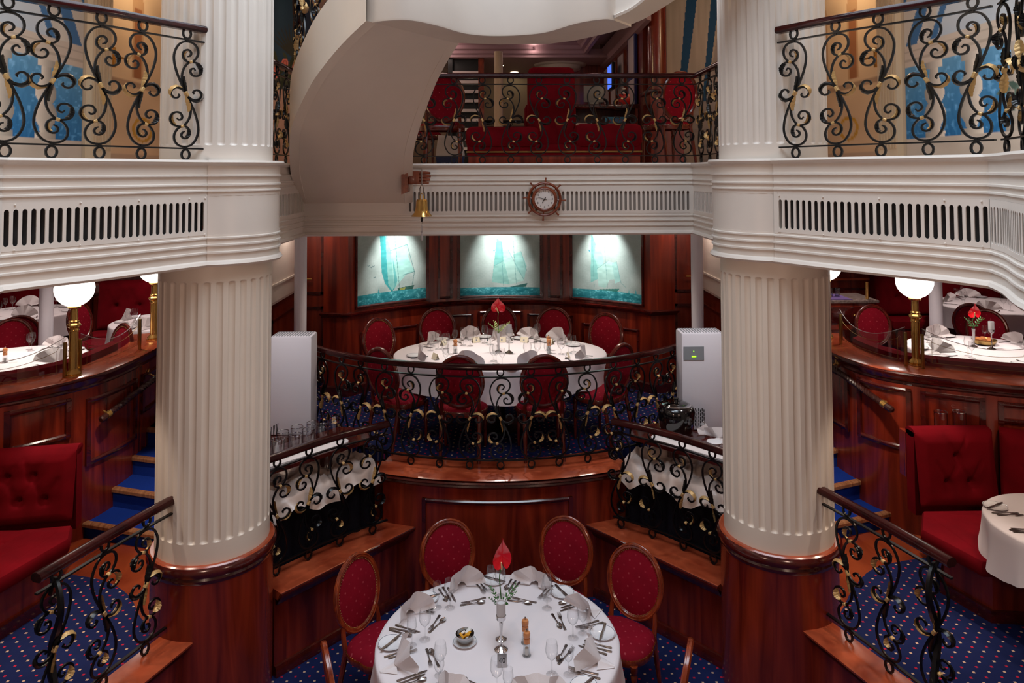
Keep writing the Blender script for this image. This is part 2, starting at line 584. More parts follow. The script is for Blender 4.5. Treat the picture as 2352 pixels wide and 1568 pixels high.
# podium ledge + curved front wall, with one long raised moulding
pl = thing('podium_front', 'curved cherry wood front of the raised podium under the back table', 'podium', kind='structure')
front = podarc(2.64, -113, -67, 40)
ledge = podarc(2.45, -115.5, -64.5, 40)
MB().sweep(ledge, [(-0.22, ZP - 0.02), (-0.22, ZP + 0.004), (0.22, ZP + 0.004), (0.245, ZP - 0.005), (0.22, ZP - 0.02)], 'cherry_ledge').build('ledge', None, pl)
MB().sweep(podarc(2.64, -115, -65, 40), [(-0.02, ZP - 0.02), (0.055, ZP - 0.02), (0.06, ZP - 0.035), (0.04, ZP - 0.05), (0.045, ZP - 0.065), (0.02, ZP - 0.085), (-0.02, ZP - 0.085)], 'cherry_dark').build('cornice', None, pl)
MB().sweep(front, [(-0.1, ZN), (-0.1, ZP - 0.03), (0, ZP - 0.03), (0, ZN)], 'cherry').build('curved_panel', None, pl)
def wall_frame(path, d0, d1, z0, z1, w=0.028, t=0.016, m='cherry_dark', step=0.04):
    """rectangular moulding lying on a (curved) wall; path travels with the room on its right"""
    mb = MB()
    pr = lambda z: [(-0.002, z - w), (t * .6, z - w), (t, z - w * .6), (t, z - w * .3), (t * .5, z), (-0.002, z)]
    mb.sweep(path.sub(d0, d1, step), pr(z1), m)
    mb.sweep(path.sub(d0, d1, step), pr(z0 + w), m)
    for d in (d0, d1 - w):
        a = path.at(d)[0]; b = path.at(d + w)[0]
        mb.sweep([a, b], [(-0.002, z0), (t, z0), (t, z1), (-0.002, z1)], m)
    return mb
fp = Path(front)
wall_frame(fp, fp.len * 0.5 - 0.68, fp.len * 0.5 + 0.62, 0.3, 1.02, 0.034, 0.02).build('panel_moulding', None, pl)

MB().sweep([Vector((-1.88, 7.5))] + pod_in + [Vector((1.88, 7.5))], [(-0.06, ZS), (-0.06, ZP - .005), (-0.004, ZP - .005), (-0.004, ZS)], 'cherry').build('side_riser', None, pl)

# --- walls of the sunken area below the buffets (left, right) with ledge and base moulding
for s, nm, side in ((-1, 'left', 'left'), (1, 'right', 'right')):
    bw = thing('buffet_wall', 'low cherry wood wall with a broad ledge below the %s buffet' % side, 'low wall', kind='structure')
    a = (s * 1.60, 5.50) ; b = (s * 0.73, 6.50)
    if s < 0: path = [a, b]
    else: path = [b, a]
    MB().sweep(path, [(-0.25, ZN), (-0.25, 0.70), (-0.075, 0.70), (-0.075, ZN)], 'cherry').build('panel', None, bw)
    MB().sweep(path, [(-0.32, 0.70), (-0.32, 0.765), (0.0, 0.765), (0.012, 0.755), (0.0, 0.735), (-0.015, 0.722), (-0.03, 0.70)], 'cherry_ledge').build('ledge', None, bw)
    MB().sweep(path, [(-0.05, 0.66), (-0.05, 0.70), (-0.012, 0.71), (0.0, 0.725), (0.016, 0.745), (0.014, 0.757), (0.002, 0.762), (-0.02, 0.735)], 'cherry_dark').build('edge_moulding', None, bw)
    MB().sweep(path, [(-0.08, ZN), (-0.045, ZN), (-0.045, ZN + 0.05), (-0.06, ZN + 0.075), (-0.08, ZN + 0.08)], 'cherry_dark').build('base_moulding', None, bw)

# --- columns
def flute_shaft(zb, zt, fb, ft, phase, R=0.38, n=30, sub=10):
    """fb / ft: flute ends (None = runs out of the piece)"""
    w = 2 * PI * R / n * 0.58; dep = 0.017
    zs = {zb, zt}
    for e, sgn in ((fb, -1), (ft, 1)):
        if e is None: continue
        for k in range(9): zs.add(e - sgn * (w / 2) * (1 - math.cos(k / 8 * PI / 2)) if k else e)
        zs.add(e - sgn * w * 0.5); zs.add(e + sgn * 0.002)
    zs = sorted(z for z in zs if zb <= z <= zt)
    K = n * sub; vs = []; fs = []
    for z in zs:
        for i in range(K):
            a = phase + 2 * PI * i / K
            u = ((i % sub) / sub - 0.5) * 2 * PI * R / n
            v = 0.0
            ok = True
            if fb is not None:
                if z < fb: ok = False
                elif z < fb + w / 2: v = fb + w / 2 - z
            if ft is not None:
                if z > ft: ok = False
                elif z > ft - w / 2: v = z - (ft - w / 2)
            rho = math.sqrt(u * u + v * v) / (w / 2)
            r = R - (dep * math.sqrt(max(0, 1 - rho * rho)) if ok and rho < 1 else 0)
            vs.append((r * math.cos(a), r * math.sin(a), z))
    for j in range(len(zs) - 1):
        for i in range(K):
            i2 = (i + 1) % K
            fs.append((j * K + i, j * K + i2, (j + 1) * K + i2, (j + 1) * K + i))
    return MB().add(vs, fs)

for c, side in ((CL, 'left'), (CR, 'right')):
    t = thing('column', 'massive white fluted column on a round cherry pedestal, %s of the near table' % side, 'column', (c.x, c.y, 0), kind='structure')
    ph = 0.0
    flute_shaft(1.22, 3.3, 1.355, 3.08, ph).build('lower_shaft', 'cream_paint', t, angle=50)
    flute_shaft(3.8, 7.4, 4.0, None, ph).build('upper_shaft', 'white_paint', t, angle=50)
    MB().lathe([(0.405, ZN), (0.405, 1.19)], 64, m='cherry').build('pedestal', None, t)
    MB().lathe([(0.40, 1.10), (0.41, 1.11), (0.414, 1.13), (0.405, 1.145), (0.425, 1.155), (0.432, 1.175), (0.428, 1.2), (0.415, 1.215)], 64, m='cherry_dark', cap=False).build('base_ring', None, t)
    MB().lathe([(0.37, 1.222), (0.404, 1.222), (0.416, 1.213)], 64, m='cherry_ledge', cap=False).build('ring_top', None, t)

# --- gallery deck, fascia, vents
LP = [(-2.618, 3.947), (-2.477, 4.162), (-2.31, 4.385), (-2.141, 4.674), (-1.945, 4.985)]
RP = [(1.862, 4.975), (2.08, 4.62), (2.30, 4.31), (2.468, 4.09), (2.594, 3.85)]
XS, YB = 1.93, 7.33
TOP = [(-0.08, 3.66), (0.0, 3.66), (0.0, 3.684), (0.009, 3.688), (0.009, 3.697), (0, 3.701), (0, 3.724), (0.011, 3.728), (0.011, 3.738), (0, 3.742), (0, 3.785), (0.013, 3.789), (0.013, 3.799), (0.001, 3.803), (0.004, 3.86), (0.026, 3.871), (0.034, 3.884), (0.028, 3.898), (-0.12, 3.902), (-0.12, 3.80)]
BOT = [(-0.08, 3.40), (-0.1, 3.19), (0.012, 3.188), (0.024, 3.203), (0.014, 3.222), (0, 3.23), (0, 3.272), (0.011, 3.276), (0.011, 3.287), (0, 3.291), (0, 3.322), (0.011, 3.326), (0.011, 3.337), (0, 3.341), (0, 3.37), (0.009, 3.373), (0.009, 3.383), (0, 3.387), (0, 3.40)]

def grille(path, d0, d1, z0=3.40, z1=3.66, period=0.0455, sw=0.026, zs0=3.425, zs1=3.622, o=0.002):
    """panel with capsule shaped slots, following a path; returns MB"""
    mb = MB(); n = max(1, round((d1 - d0) / period)); per = (d1 - d0) / n
    def pt(d, z, off):
        p, t = path.at(d); return (p.x + t.y * off, p.y - t.x * off, z)
    hw = sw / 2
    loc = []
    for k in range(12):       # capsule outline, ccw
        pass
    cap = [(hw, zs0 + hw)] + [(hw, zs1 - hw)] + [(hw * math.cos(a), zs1 - hw + hw * math.sin(a)) for a in (PI / 4, PI / 2, 3 * PI / 4)] + [(-hw, zs1 - hw), (-hw, zs0 + hw)] + [(hw * math.cos(a), zs0 + hw + hw * math.sin(a)) for a in (5 * PI / 4, 3 * PI / 2, 7 * PI / 4)]
    q = per / 2
    rect = [(q, zs0 + hw), (q, zs1 - hw), (q, z1), (0, z1), (-q, z1), (-q, zs1 - hw), (-q, zs0 + hw), (-q, z0), (0, z0), (q, z0)]
    K = len(cap)
    for i in range(n):
        c = d0 + per * (i + .5)
        vs = [pt(c + a, z, o) for a, z in rect] + [pt(c + a, z, o) for a, z in cap] + [pt(c + a, z, o - 0.006) for a, z in cap]
        fs = []
        for k in range(K):
            k2 = (k + 1) % K
            fs.append((k, k2, K + k2, K + k)); fs.append((K + k, K + k2, 2 * K + k2, 2 * K + k))
        mb.add(vs, fs)
    return mb

def strip(path, d0, d1, z0, z1, o):
    mb = MB()
    return mb.sweep(path.sub(d0, d1, 0.08), [(o - 0.004, z0), (o, z0), (o, z1), (o - 0.004, z1)])

def screws(path, ds, zs, o=0.004):
    mb = MB()
    for d in ds:
        p, t = path.at(d)
        for z in zs: mb.sphere((p.x + t.y * o, p.y - t.x * o, z), 0.006, 6)
    return mb

def gallery_edge(name, label, pts, grid=None, dark='vent_dark', smooth_pts=True, scr=None, period=0.0455, sw=0.026):
    t = thing(name, label, 'balcony', kind='structure')
    P = spline(pts, 6) if smooth_pts else [Vector(p) for p in pts]
    MB().sweep(P, TOP, 'white_paint').build('upper_moulding', None, t, angle=25)
    MB().sweep(P, BOT, 'white_paint').build('lower_moulding', None, t, angle=25)
    pa = Path(P)
    if grid is None:
        strip(pa, 0, pa.len, 3.39, 3.67, 0.0).build('plain_band', 'white_paint', t)
    else:
        g0, g1 = grid
        if g0 > 0.01: strip(pa, 0, g0, 3.39, 3.67, 0.002).build('plain_band', 'white_paint', t)
        if g1 < pa.len - 0.01: strip(pa, g1, pa.len, 3.39, 3.67, 0.002).build('plain_band', 'white_paint', t)
        grille(pa, g0, g1, period=period, sw=sw).build('vent_grille', 'white_paint', t, smooth=False)
        strip(pa, 0, pa.len, 3.39, 3.67, -0.07 if dark == 'vent_dark' else -0.022).build('duct_back', dark, t)
        if scr: screws(pa, scr, (3.405, 3.645)).build('screws', 'white_paint', t)['kind'] = 'stuff'
    return t

lpa = Path(spline(LP, 6))
gallery_edge('gallery_edge', 'white moulded balcony edge with a slotted vent, left of the left column', LP, (0.0, lpa.len - 0.03), scr=[lpa.len * k for k in (0.05, .32, .6, .88, .975)])
rpa = Path(spline(RP, 6))
gallery_edge('gallery_edge', 'white moulded balcony edge with a slotted vent, right of the right column', RP, (0.03, rpa.len), scr=[rpa.len * k for k in (.035, .28, .55, .82, .97)])
gallery_edge('gallery_edge', 'short balcony edge with a slotted vent turning back at the right picture border', [(2.594, 3.85), (2.515, 3.62), (2.34, 3.26), (2.2, 2.83), (2.12, 2.34), (2.1, 1.2), (2.1, 0.0)], (0.01, 3.8))
gallery_edge('gallery_edge', 'short balcony edge turning back outside the left picture border', [(-2.1, 0.0), (-2.1, 1.2), (-2.14, 2.4), (-2.25, 2.9), (-2.40, 3.34), (-2.56, 3.70), (-2.618, 3.947)], (0.01, 3.9))
gallery_edge('gallery_edge', 'long straight balcony edge with a slotted vent and the wheel clock, at the back', [(-XS, YB), (XS, YB)], (1.02, 2 * XS - 0.03), dark='duct_grey', smooth_pts=False, period=0.0447, sw=0.024)
gallery_edge('gallery_edge', 'balcony edge between the left column and the stair', [(-XS, 5.80), (-XS, YB)], (0.5, 1.5), smooth_pts=False, dark='duct_grey')
gallery_edge('gallery_edge', 'balcony edge between the right column and the clock balcony', [(XS, YB), (XS, 5.80)], (0.03, 1.0), smooth_pts=False, dark='duct_grey')
gallery_edge('gallery_edge', 'plain rounded balcony collar wrapping the left column', [tuple(p) for p in arc(CL.x, CL.y, 0.43, -77, 75, 24)], None, smooth_pts=False)
gallery_edge('gallery_edge', 'plain rounded balcony collar wrapping the right column', [tuple(p) for p in arc(CR.x, CR.y, 0.43, 105, 257, 24)], None, smooth_pts=False)

lpts = [tuple(p)[:2] for p in offset(spline(LP, 4), -0.11)]
rpts = [tuple(p)[:2] for p in offset(spline(RP, 4), -0.11)]
struct('floor_gallery_left', MB().prism([(-8, 7.42), (-8, 0.0), (-2.26, 0.0), (-2.28, 2.0), (-2.4, 2.9), (-2.56, 3.4)] + lpts + [(-2.05, 5.2), (-2.05, 7.42)], 3.45, ZD), 'cream_paint', 'left gallery deck')
struct('floor_gallery_right', MB().prism([(8, 7.42), (2.05, 7.42), (2.05, 5.2)] + rpts + [(2.52, 3.3), (2.36, 2.8), (2.26, 2.0), (2.26, 0.0), (8, 0.0)], 3.45, ZD), 'cream_paint', 'right gallery deck')
struct('floor_lounge', MB().box(-8, 8, 7.43, 17.2, 3.45, ZD), 'cream_paint', 'deck of the lounge behind the clock balcony')

# --- side floors: polished wood with carpet inlay
for s, side in ((-1, 'left'), (1, 'right')):
    edge = [(-2.30, 5.25), (-2.62, 5.55), (-2.86, 5.85), (-3.2, 6.08), (-3.75, 6.22)] if s < 0 else [(2.30, 5.25), (2.52, 5.5), (2.76, 5.8), (3.1, 6.08), (3.75, 6.25)]
    e = [tuple(p)[:2] for p in spline(edge, 5)]
    struct('floor_side_' + side, MB().prism([(s * 1.66, 5.62), (s * 2.42, 5.1), (s * 3.0, 3.2), (s * 7.6, 3.2), (s * 7.6, 7.6), (s * 1.0, 7.6), (s * 0.9, 6.9), (s * 0.85, 6.55)], ZS - 0.25, ZS), 'floor_wood', 'polished wood floor by the %s steps' % side)
    struct('floor_carpet_' + side, MB().prism(e + [(s * 5.5, 6.2), (s * 5.5, 3.2), (s * 2.95, 3.2), (s * 2.55, 4.5)], ZS - 0.02, ZS + 0.006), 'carpet', 'navy dotted carpet of the %s side floor' % side)
    cw = thing('curb_wall', 'low cherry wall with a ledge under the short %s railing' % side, 'low wall', kind='structure')
    path = [(s * 2.128, 5.035), (s * 2.347, 4.427), (s * 2.527, 3.895), (s * 2.66, 3.23)]
    if s > 0: path = path
    path = [Vector(p) for p in path]
    if s < 0: path = path[::-1]
    MB().sweep(path, [(-0.1, ZN), (-0.1, 0.713), (0.055, 0.713), (0.055, ZN)], 'cherry').build('panel', None, cw)
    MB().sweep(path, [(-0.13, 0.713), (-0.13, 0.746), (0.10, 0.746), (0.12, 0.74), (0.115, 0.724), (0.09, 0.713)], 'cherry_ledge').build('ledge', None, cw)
    MB().sweep(path, [(0.04, 0.656), (0.06, 0.656), (0.075, 0.675), (0.07, 0.694), (0.1, 0.713), (0.04, 0.715)], 'cherry_dark').build('edge_moulding', None, cw)

# --- curved cherry walls that carry the glass screens and globe lamps
WL = [(-5.0, 5.95), (-4.55, 6.05), (-4.12, 6.24), (-3.763, 6.632), (-3.609, 7.03), (-3.573, 7.6), (-3.62, 8.1), (-3.8, 8.6)]
WR = [(3.45, 8.3), (3.34, 7.85), (3.326, 7.34), (3.444, 6.84), (3.697, 6.563), (4.03, 6.36), (4.413, 6.172), (4.9, 6.05), (5.4, 6.0)]
for s, pts, side in ((-1, WL, 'left'), (1, WR, 'right')):
    P = spline(pts, 8); pa = Path(P)
    t = thing('wall_curved_' + side, 'curved cherry wall with moulded panels and a broad ledge on the %s' % side, 'wall', kind='structure')
    inn = P
    MB().sweep(inn, [(-0.14, ZS), (-0.14, 1.94), (-0.03, 1.94), (-0.03, ZS)], 'cherry').build('panelling', None, t)
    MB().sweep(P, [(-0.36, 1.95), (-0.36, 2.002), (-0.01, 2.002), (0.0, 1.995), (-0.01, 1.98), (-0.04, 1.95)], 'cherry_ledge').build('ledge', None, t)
    MB().sweep(P, [(-0.05, 1.88), (-0.03, 1.88), (-0.022, 1.895), (-0.024, 1.91), (-0.01, 1.92), (-0.006, 1.94), (0.006, 1.955), (0.008, 1.98), (0.0, 1.992), (-0.05, 1.98)], 'cherry_dark').build('ledge_moulding', None, t)
    Q = Path(offset(P, -0.03))
    def dn(x, y): return Q.near(x, y)
    if s < 0:
        frames = [(dn(-4.8, 6.02), dn(-4.25, 6.21), 1.5, 1.84), (dn(-4.12, 6.28), dn(-3.79, 6.66), 1.5, 1.84), (dn(-3.74, 6.78), dn(-3.63, 7.45), 1.20, 1.79), (dn(-3.62, 7.56), dn(-3.62, 8.0), 1.4, 1.79)]
    else:
        frames = [(dn(3.37, 7.7), dn(3.405, 7.14), 1.29, 1.83), (dn(3.435, 7.03), dn(3.70, 6.615), 1.30, 1.85), (dn(3.75, 6.56), dn(4.18, 6.325), 1.49, 1.85), (dn(4.26, 6.28), dn(4.8, 6.1), 1.66, 1.84)]
    for f in frames:
        wall_frame(Q, f[0], f[1], f[2], f[3], 0.042, 0.024).build('panel_moulding', None, t)

# --- steps with brass-edged nosings, left and right
def stairs(side, rows):
    t = thing('carpet_steps', 'blue carpeted steps with wooden nosings behind the %s column' % side, 'steps', kind='structure')
    for k, (a, b, z) in enumerate(rows):
        nxt = rows[k + 1] if k + 1 < len(rows) else ((a[0], a[1] + .4), (b[0], b[1] + .4), z)
        A, B, A2, B2 = Vector(a), Vector(b), Vector(nxt[0]), Vector(nxt[1])
        mid = lambda p, q: ((p.x + q.x) / 2, (p.y + q.y) / 2 - 0.03)
        fr = [p[:2] for p in (tuple(A), mid(A, B), tuple(B))]
        bk = [p[:2] for p in (tuple(B2 + Vector((0, .03))), mid(A2, B2), tuple(A2 + Vector((0, .03))))]
        st = MB().prism(fr + bk, ZS - 0.1, z, 'stair_carpet').build('step', None, t, smooth=False)
        path = [Vector(p) for p in fr]
        if path[0].x > path[-1].x: path = path[::-1]
        MB().sweep(path, [(-0.035, z - 0.002), (-0.035, z + 0.006), (0.012, z + 0.006), (0.02, z - 0.004), (0.02, z - 0.03), (0.0, z - 0.03)], 'nosing').build('nosing', None, st)
    return t
stairs('left', [((-3.80, 6.81), (-2.2, 6.36), .70), ((-3.66, 7.11), (-2.2, 6.68), .87), ((-3.62, 7.42), (-2.2, 7.02), 1.04), ((-3.62, 7.72), (-2.0, 7.32), ZP)])
stairs('right', [((3.80, 6.84), (2.2, 6.34), .70), ((3.62, 7.11), (2.2, 6.64), .87), ((3.42, 7.40), (2.2, 7.0), 1.04), ((3.4, 7.7), (2.0, 7.32), ZP)])

# --- rooms beyond: back niche, side dining walls
ND = thing('wall_niche', 'concave cherry back wall with the three ship paintings', 'wall', kind='structure')
NC = (0, 7.22); NR = 2.33
nich = arc(NC[0], NC[1], NR, 137.5, 42.5, 60)
pilL = [(-2.08, 9.4), (-2.08, 8.78), (-1.78, 8.72)]; pilR = [(1.78, 8.72), (2.08, 8.78), (2.08, 9.4)]
full = [Vector(p) for p in pilL] + nich[1:-1] + [Vector(p) for p in pilR]
MB().sweep(full, [(-0.1, ZP), (-0.1, 3.4), (0, 3.4), (0, ZP)], 'cherry').build('panelling', None, ND)
MB().sweep(full, [(0, 2.11), (0.022, 2.115), (0.026, 2.135), (0.04, 2.145), (0.045, 2.165), (0.03, 2.172), (0, 2.175)], 'cherry_dark').build('chair_rail', None, ND)
MB().sweep(full, [(0, ZP), (0.025, ZP), (0.025, ZP + .1), (0.01, ZP + .12), (0, ZP + .12)], 'cherry_dark').build('baseboard', None, ND)
npa = Path(nich)
def nd(x):
    return npa.near(x, NC[1] + math.sqrt(NR * NR - x * x))
for (x0, x1, z0, z1) in ((-1.66, -1.02, 1.42, 1.92), (-.92, -.35, 1.42, 2.0), (-.28, .28, 1.42, 2.03), (.35, .92, 1.42, 2.0), (1.02, 1.66, 1.42, 1.92)):
    wall_frame(npa, nd(x0), nd(x1), z0, z1, 0.03, 0.016).build('panel_moulding', None, ND)
for (x0, x1) in ((-0.80, -.62), (.62, .80)):
    wall_frame(npa, nd(x0), nd(x1), 2.21, 3.35, 0.03, 0.016).build('panel_moulding', None, ND)

for s, side in ((-1, 'left'), (1, 'right')):
    # door beside the niche, white post, white partition beyond
    d = thing('door_1' if s < 0 else 'door_2', 'dark cherry door with a brass handle, %s of the paintings' % side, 'door', kind='structure')
    x0, x1 = (-2.72, -2.10) if s < 0 else (2.10, 2.72)
    MB().box(x0, x1, 9.3, 9.36, ZP, 3.3, 'cherry').build('leaf', None, d)
    for z0, z1 in ((1.35, 2.15), (2.3, 3.2)):
        mb = MB(); y = 9.285
        for a, b, c, e in ((x0 + .1, x1 - .1, z0, z0 + .03), (x0 + .1, x1 - .1, z1 - .03, z1), (x0 + .1, x0 + .13, z0, z1), (x1 - .13, x1 - .1, z0, z1)):
            mb.box(a, b, y, 9.31, c, e, 'cherry_dark')
        mb.build('panel_moulding', None, d, smooth=False)
    hx = x0 + .28 if s < 0 else x1 - .28
    h = MB().box(hx - .025, hx + .025, 9.275, 9.3, 2.38, 2.6, 'brass', bev=0.004).build('handle_plate', None, d)
    MB().tube([(hx, 9.27, 2.5), (hx, 9.24, 2.5), (hx - s * .11, 9.235, 2.5)], 0.011, 8, 'brass').build('lever', None, h)
    tag(MB().lathe([(0.065, ZP), (0.065, 3.45)], 24, (s * 2.14, 8.0, 0), 'white_plastic').build('support_post'), 'slim white round post standing in front of the %s door' % side, 'post', kind='structure')
    # white partition with cherry wainscot leading back to the door
    pw = thing('wall_passage_' + side, 'pale passage wall with cherry wainscot beside the %s door' % side, 'wall', kind='structure')
    xw = s * 2.47
    MB().box(min(xw, xw + s * .08), max(xw, xw + s * .08), 7.75, 9.3, ZP, 3.4, 'white_paint').build('plaster', None, pw)
    MB().box(min(xw, xw - s * .02), max(xw, xw - s * .02), 7.75, 9.3, ZP, 2.36, 'cherry').build('wainscot', None, pw)
    MB().box(min(xw, xw - s * .04), max(xw, xw - s * .04), 7.75, 9.3, 2.36, 2.40, 'cherry_dark').build('wainscot_cap', None, pw)
    mb = MB(); xa, xb = sorted((xw, xw - s * .015))
    for y0, y1, z0, z1 in ((8.0, 9.1, 2.58, 2.6), (8.0, 9.1, 3.2, 3.22), (8.0, 8.02, 2.58, 3.22), (9.08, 9.1, 2.58, 3.22)): mb.box(xa, xb, y0, y1, z0, z1, 'white_paint')
    mb.build('panel_moulding', None, pw, smooth=False)
    mb = MB(); xa, xb = sorted((xw - s * .018, xw - s * .035))
    for y0, y1, z0, z1 in ((8.0, 9.1, 1.5, 1.53), (8.0, 9.1, 2.2, 2.23), (8.0, 8.03, 1.5, 2.23), (9.07, 9.1, 1.5, 2.23)): mb.box(xa, xb, y0, y1, z0, z1, 'cherry_dark')
    mb.build('wainscot_moulding', None, pw, smooth=False)
# ---------------------------------------------------------------- outer walls of the dining level
struct('wall_back_dining', MB().box(-7.7, 7.7, 12.3, 12.4, ZP, 3.4), 'cherry', 'far cherry wall of the dining level')
struct('wall_left_dining', MB().box(-7.7, -7.6, 3.0, 12.4, 0, 3.4), 'cherry', 'left outer cherry wall')
struct('wall_right_dining', MB().box(7.6, 7.7, 3.0, 12.4, 0, 3.4), 'cherry', 'right outer cherry wall')
for s, side in ((-1, 'left'), (1, 'right')):
    x0, x1 = sorted((s * 3.6, s * 6.9))
    t = thing('wall_dado_' + side, 'cherry wall with moulded dado behind the far %s tables' % side, 'wall', kind='structure')
    MB().box(x0, x1, 11.2, 11.3, ZP, 3.4, 'cherry').build('panelling', None, t)
    for z in (2.15, 2.62):
        MB().box(x0, x1, 11.16, 11.2, z, z + 0.035, 'cherry_ledge').build('dado_rail', None, t)
    for k in range(5):
        a = x0 + .15 + k * .66; mb = MB()
        for p, q, r, e in ((a, a + .55, 1.4, 1.43), (a, a + .55, 2.0, 2.03), (a, a + .03, 1.4, 2.03), (a + .52, a + .55, 1.4, 2.03)): mb.box(p, q, 11.175, 11.2, r, e, 'cherry_dark')
        mb.build('panel_moulding', None, t, smooth=False)
    px = -5.18 if s < 0 else 5.12
    tag(MB().lathe([(0.072, ZP), (0.072, 3.4)], 24, (px, 8.6, 0), 'white_plastic').build('support_post'), 'slim white round post beside the globe lamp in the %s dining area' % side, 'post', kind='structure')
tag(MB().lathe([(0.13, ZP), (0.13, 3.4)], 24, (-4.98, 10.9, 0), 'beige').build('support_post'), 'peach coloured round pillar behind the far left booth', 'pillar', kind='structure')

# ---------------------------------------------------------------- upper level walls
def mural(name, fn, a, b, z0, z1, nu, nv, parent=None):
    A, B = Vector(a), Vector(b)
    def pos(u, v):
        p = A.lerp(B, u); return (p.x, p.y, z0 + (z1 - z0) * v)
    return picture(name, fn, nu, nv, pos, parent)

def col(*c): return np.array(c, float)

def balustrade_scene(flip, leaves):
    def fn(U, V):
        if flip: U = 1 - U                       # u = 0 nearest the camera
        x = U * 2.6; z = V * 2.6                  # metres on the wall (z from 3.85)
        sky = col(214, 208, 200) * (1 - 0) + np.zeros(U.shape + (3,))
        k = np.clip((z - 1.0) / 1.3, 0, 1)[..., None]
        sky = col(196, 204, 212) * (1 - k) + col(224, 208, 180) * k
        n = vnoise(U, V, 7, 9, 3)[..., None]
        sky = sky + (n - .5) * 22
        img = sky
        # ship far out and land
        img = np.where((np.abs(x - .55) < .22)[..., None] & (np.abs(z - 1.3) < .02)[..., None], col(226, 220, 206), img)
        # curtain stripes sweeping down
        cx = 1.55 + .75 * np.clip((2.5 - z) / 2.2, 0, 1) ** 1.6
        cur = (x > cx - .55 + .35 * np.clip(1.6 - z, 0, 1)) & (z > 1.05 - .0 * x)
        drape = (x > 1.25 + .62 * np.clip((2.6 - z) / 1.5, 0, 1)) & (z > .9)
        img = np.where(drape[..., None], col(214, 204, 190) + (vnoise(U, V, 30, 3, 5)[..., None] - .5) * 24, img)
        for off, wd in ((1.30, .045), (1.62, .085), (1.98, .06)):
            c = off + .50 * np.clip((2.6 - z) / 1.6, 0, 1.2) ** 1.5 + .18 * np.clip(1.5 - z, 0, 1)
            img = np.where(((np.abs(x - c) < wd) & (z > .9))[..., None], col(70, 116, 160), img)
        # sea behind balusters
        sea = (z > .22) & (z < .84)
        n1 = vnoise(U, V, 60, 110, 11)[..., None]; n2 = vnoise(U, V, 90, 40, 12)[..., None]
        kk = np.clip((z - .22) / .62, 0, 1)[..., None]
        seac = col(40, 112, 168) * (1 - kk) + col(104, 160, 196) * kk + np.where(n1 > .72, 46, 0) * n2 + (n2 - .5) * 14
        img = np.where(sea[..., None], seac, img)
        # stone rail, plinth
        rail = (z >= .84) & (z < 1.02)
        img = np.where(rail[..., None], col(214, 196, 178) - (np.abs((z - .93) % .07 - .035) < .010)[..., None] * 22, img)
        img = np.where((z <= .22)[..., None], col(206, 190, 174) + (vnoise(U, V, 14, 30, 8)[..., None] - .5) * 14, img)
        # balusters
        for c in ((.29, .79, 1.295, 1.805) if not leaves else (.42, .92, 1.42, 1.88)):
            d = np.abs(x - c) ; q = (z - .22) / .62
            w = .06 + .075 * np.exp(-((q - .58) / .13) ** 2) + .085 * np.exp(-((q - .30) / .13) ** 2) + .07 * (q < .07) + .05 * (q > .9) - .02 * np.exp(-((q - .45) / .03) ** 2)
            ins = sea & (d < w)
            sh = 1 - .22 * np.clip((x - c) / w, -1, 1)[..., None] * (1 if not flip else -1)
            img = np.where(ins[..., None], (col(206, 192, 176) * sh), img)
        if leaves:
            rs = np.random.RandomState(4)
            for _ in range(26):
                c = rs.uniform(.1, 1.1); h = rs.uniform(.2, .75); a = rs.uniform(0, 6.28); L = rs.uniform(.05, .09)
                du = (x - c) * math.cos(a) + (z - h) * math.sin(a); dv = -(x - c) * math.sin(a) + (z - h) * math.cos(a)
                m_ = (np.abs(du) < L) & (np.abs(dv) < .35 * L * (1 - (du / L) ** 2))
                img = np.where(m_[..., None], col(84, 104, 92) + rs.uniform(-14, 20), img)
            m_ = ((np.abs((x - .62)) < .13) & (np.abs(z - 1.16 - .35 * np.abs(x - .62)) < .035))
            img = np.where(m_[..., None], col(150, 92, 78), img)
        # carved pilaster strip at the far end
        img = np.where((x > 2.3)[..., None], col(208, 190, 166) - (np.abs((x * 18) % 1 - .5) < .12)[..., None] * 20, img)
        return img
    return fn

def arcade_scene(flip):
    def fn(U, V):
        if flip: U = 1 - U
        x = U; z = V * 2.6
        n = vnoise(U, V, 9, 12, 21)[..., None]
        img = col(222, 196, 166) + (n - .5) * 22
        for c in (.22, .5, .78):
            d = np.abs(x - c)
            img = np.where(((d < .05) & (z > .95) & (z < 1.75 + .2 * (1 - (d / .05) ** 2)))[..., None], col(196, 160, 126), img)
            img = np.where(((d < .028) & (z > .95) & (z < 1.70))[..., None], col(160, 108, 76), img)
        img = np.where((np.abs(z - .88) < .03)[..., None], col(176, 150, 128), img)
        img = np.where(((np.abs(x - .6) < .07) & (np.abs(z - 2.15) < .12))[..., None], col(190, 118, 60), img)
        r = np.sqrt(((x - .55) * 1.6) ** 2 + (z - .42) ** 2)
        img = np.where((np.abs(r - .12) < .018)[..., None], col(206, 160, 70), img)
        img = np.where((z < .16)[..., None], col(200, 176, 156), img)
        return img
    return fn

